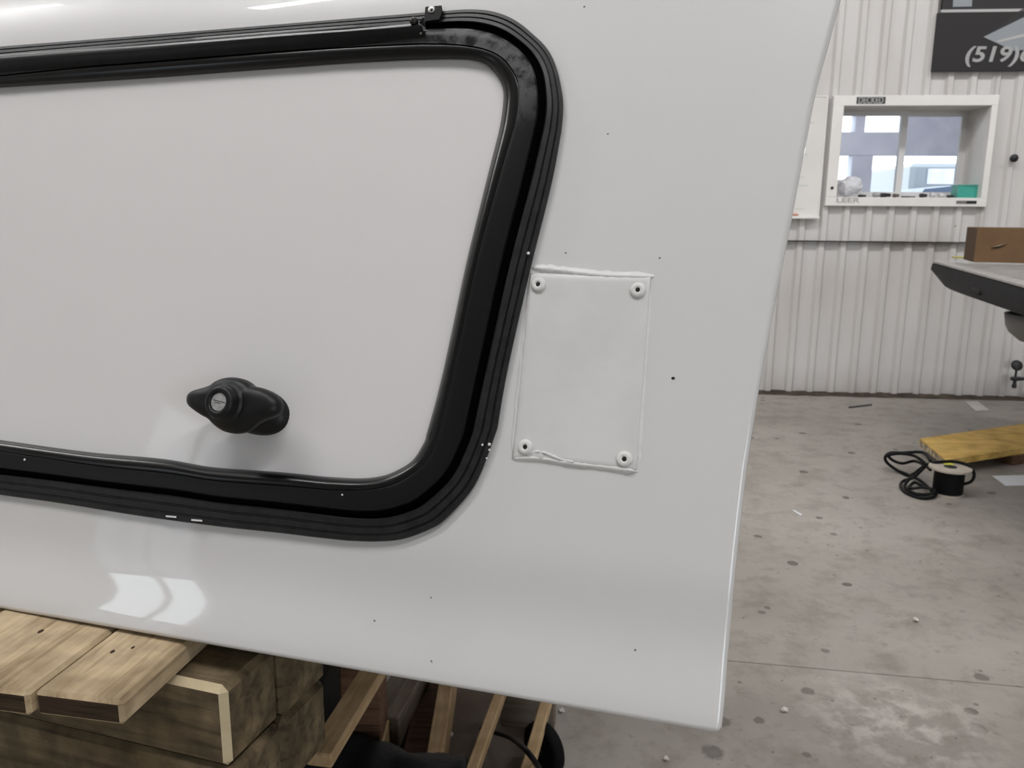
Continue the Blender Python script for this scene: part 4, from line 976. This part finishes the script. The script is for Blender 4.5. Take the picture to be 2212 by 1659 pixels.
gx = thing('green_box', 'teal green open box at the right end of the window sill', 'box', wp(bmid, ZS, .06))
gw, gh, gd = (b - a) * .92, .088, .12
g0 = wp(bmid - gw / 2, ZS + .001, .0)
for nm, c_, sz in (('box_side', (gw / 2, .002, gh / 2), (gw, .004, gh)), ('box_side', (gw / 2, gd - .002, gh / 2), (gw, .004, gh)), ('box_side', (.002, gd / 2, gh / 2), (.004, gd - .008, gh)), ('box_side', (gw - .002, gd / 2, gh / 2), (.004, gd - .008, gh)), ('box_base', (gw / 2, gd / 2, .002), (gw - .008, gd - .008, .004)), ('box_lid', (gw / 2, gd / 2, gh + .001), (gw + .01, gd + .01, .006))):
    box_obj(nm, g0 + WX * c_[0] + WN * c_[1] + Z * c_[2], sz, M_teal, gx, ax=WX, ay=WN)
M_clut = [mat('black_item', (.012, .012, .012), .5), mat('grey_item', (.33, .33, .33), .5), mat('white_item', (.6, .6, .6), .5), mat('brownish_item', (.12, .09, .08), .6)]
items = [(1862, .055, .020, 0, 'short black marker right of the plastic bag'), (1893, .05, .035, 1, 'grey roll left of the sash post'), (1912, .075, .032, 0, 'black tool handle below the sash post'), (1935, .045, .028, 3, 'brownish small part right of the black tool handle'), (1962, .10, .010, 0, 'thin black rod in the middle of the sill'), (1994, .05, .030, 0, 'black clamp right of the thin rod'), (2014, .035, .040, 2, 'white cap standing beside the black clamp'), (2034, .04, .034, 2, 'white roll right of the white cap'), (2053, .05, .020, 0, 'black strip before the green box')]
for px_, w_, h_, mi, lb in items:
    s_ = sill(px_, .02); r_ = h_ / 2
    o = loft_obj('sill_item', lathe(wp(s_ - w_ / 2, ZS + r_ + .001, .02), WX, [(0, 0), (r_ * .8, 0), (r_, .004), (r_, w_ * .55), (r_ * .8, w_ * .6), (r_ * .8, w_ - .004), (r_ * .6, w_), (0, w_)], 14), M_clut[mi], None, sharp=40); tag(o, lb + ' on the window sill', 'small part', 'clutter on the window sill')
s_ = sill(2121, .0); tri = [(-.025, 0), (.025, 0), (0, .055)]
tag(loft_obj('paper_card', [[wp(s_ + a_, ZS + .001 + b_, .01 + d_ + b_ * .3) for a_, b_ in tri] for d_ in (0, .004)], mat('faded_yellow_card', (.55, .52, .38), .7), None, cap0=True, cap1=True, smooth=False), 'small faded yellow triangle card right of the green box', 'card')
# hook and hose tap on the wall
hs, hz = wall_pt(2188, 342, -.05)
hk = thing('wall_hook', 'small black knob on the wall right of the window', 'hook', wp(hs, hz, -.01))
loft_obj('knob', lathe(wp(hs, hz, -.0125), -WN, [(.0, 0), (.012, 0), (.012, .035), (.026, .045), (.028, .06), (.018, .07), (0, .072)], 16), M_sblk, hk, sharp=50)
ts, tz2 = wall_pt(2193, 818, -.10)
tap = thing('hose_tap', 'black hose tap low on the back wall at the right edge', 'tap', wp(ts, tz2 - .08, -.1))
loft_obj('tap_body', lathe(wp(ts - .03, tz2, -.10), WX, [(.0, 0), (.012, 0), (.016, .01), (.016, .06), (.012, .07), (.012, .30), (0, .30)], 14), M_sblk, tap, sharp=50)
loft_obj('spout', lathe(wp(ts, tz2, -.10), -Z, [(.012, 0), (.012, .04), (.017, .045), (.015, .07), (0, .07)], 14), M_sblk, tap, sharp=50)
loft_obj('stem', lathe(wp(ts, tz2, -.10), Z, [(.008, 0), (.008, .09)], 10), M_sblk, tap)
loft_obj('hand_wheel', lathe(wp(ts, tz2 + .10, -.10), (Z * .5 - WN).normalized(), [(.0, -.01), (.036, -.012), (.042, 0), (.036, .012), (0, .010)], 20), M_sblk, tap)
loft_obj('wall_pipe', lathe(wp(ts + .27, tz2, -.11), WN, [(.012, 0), (.012, .118)], 12), M_sblk, tap)
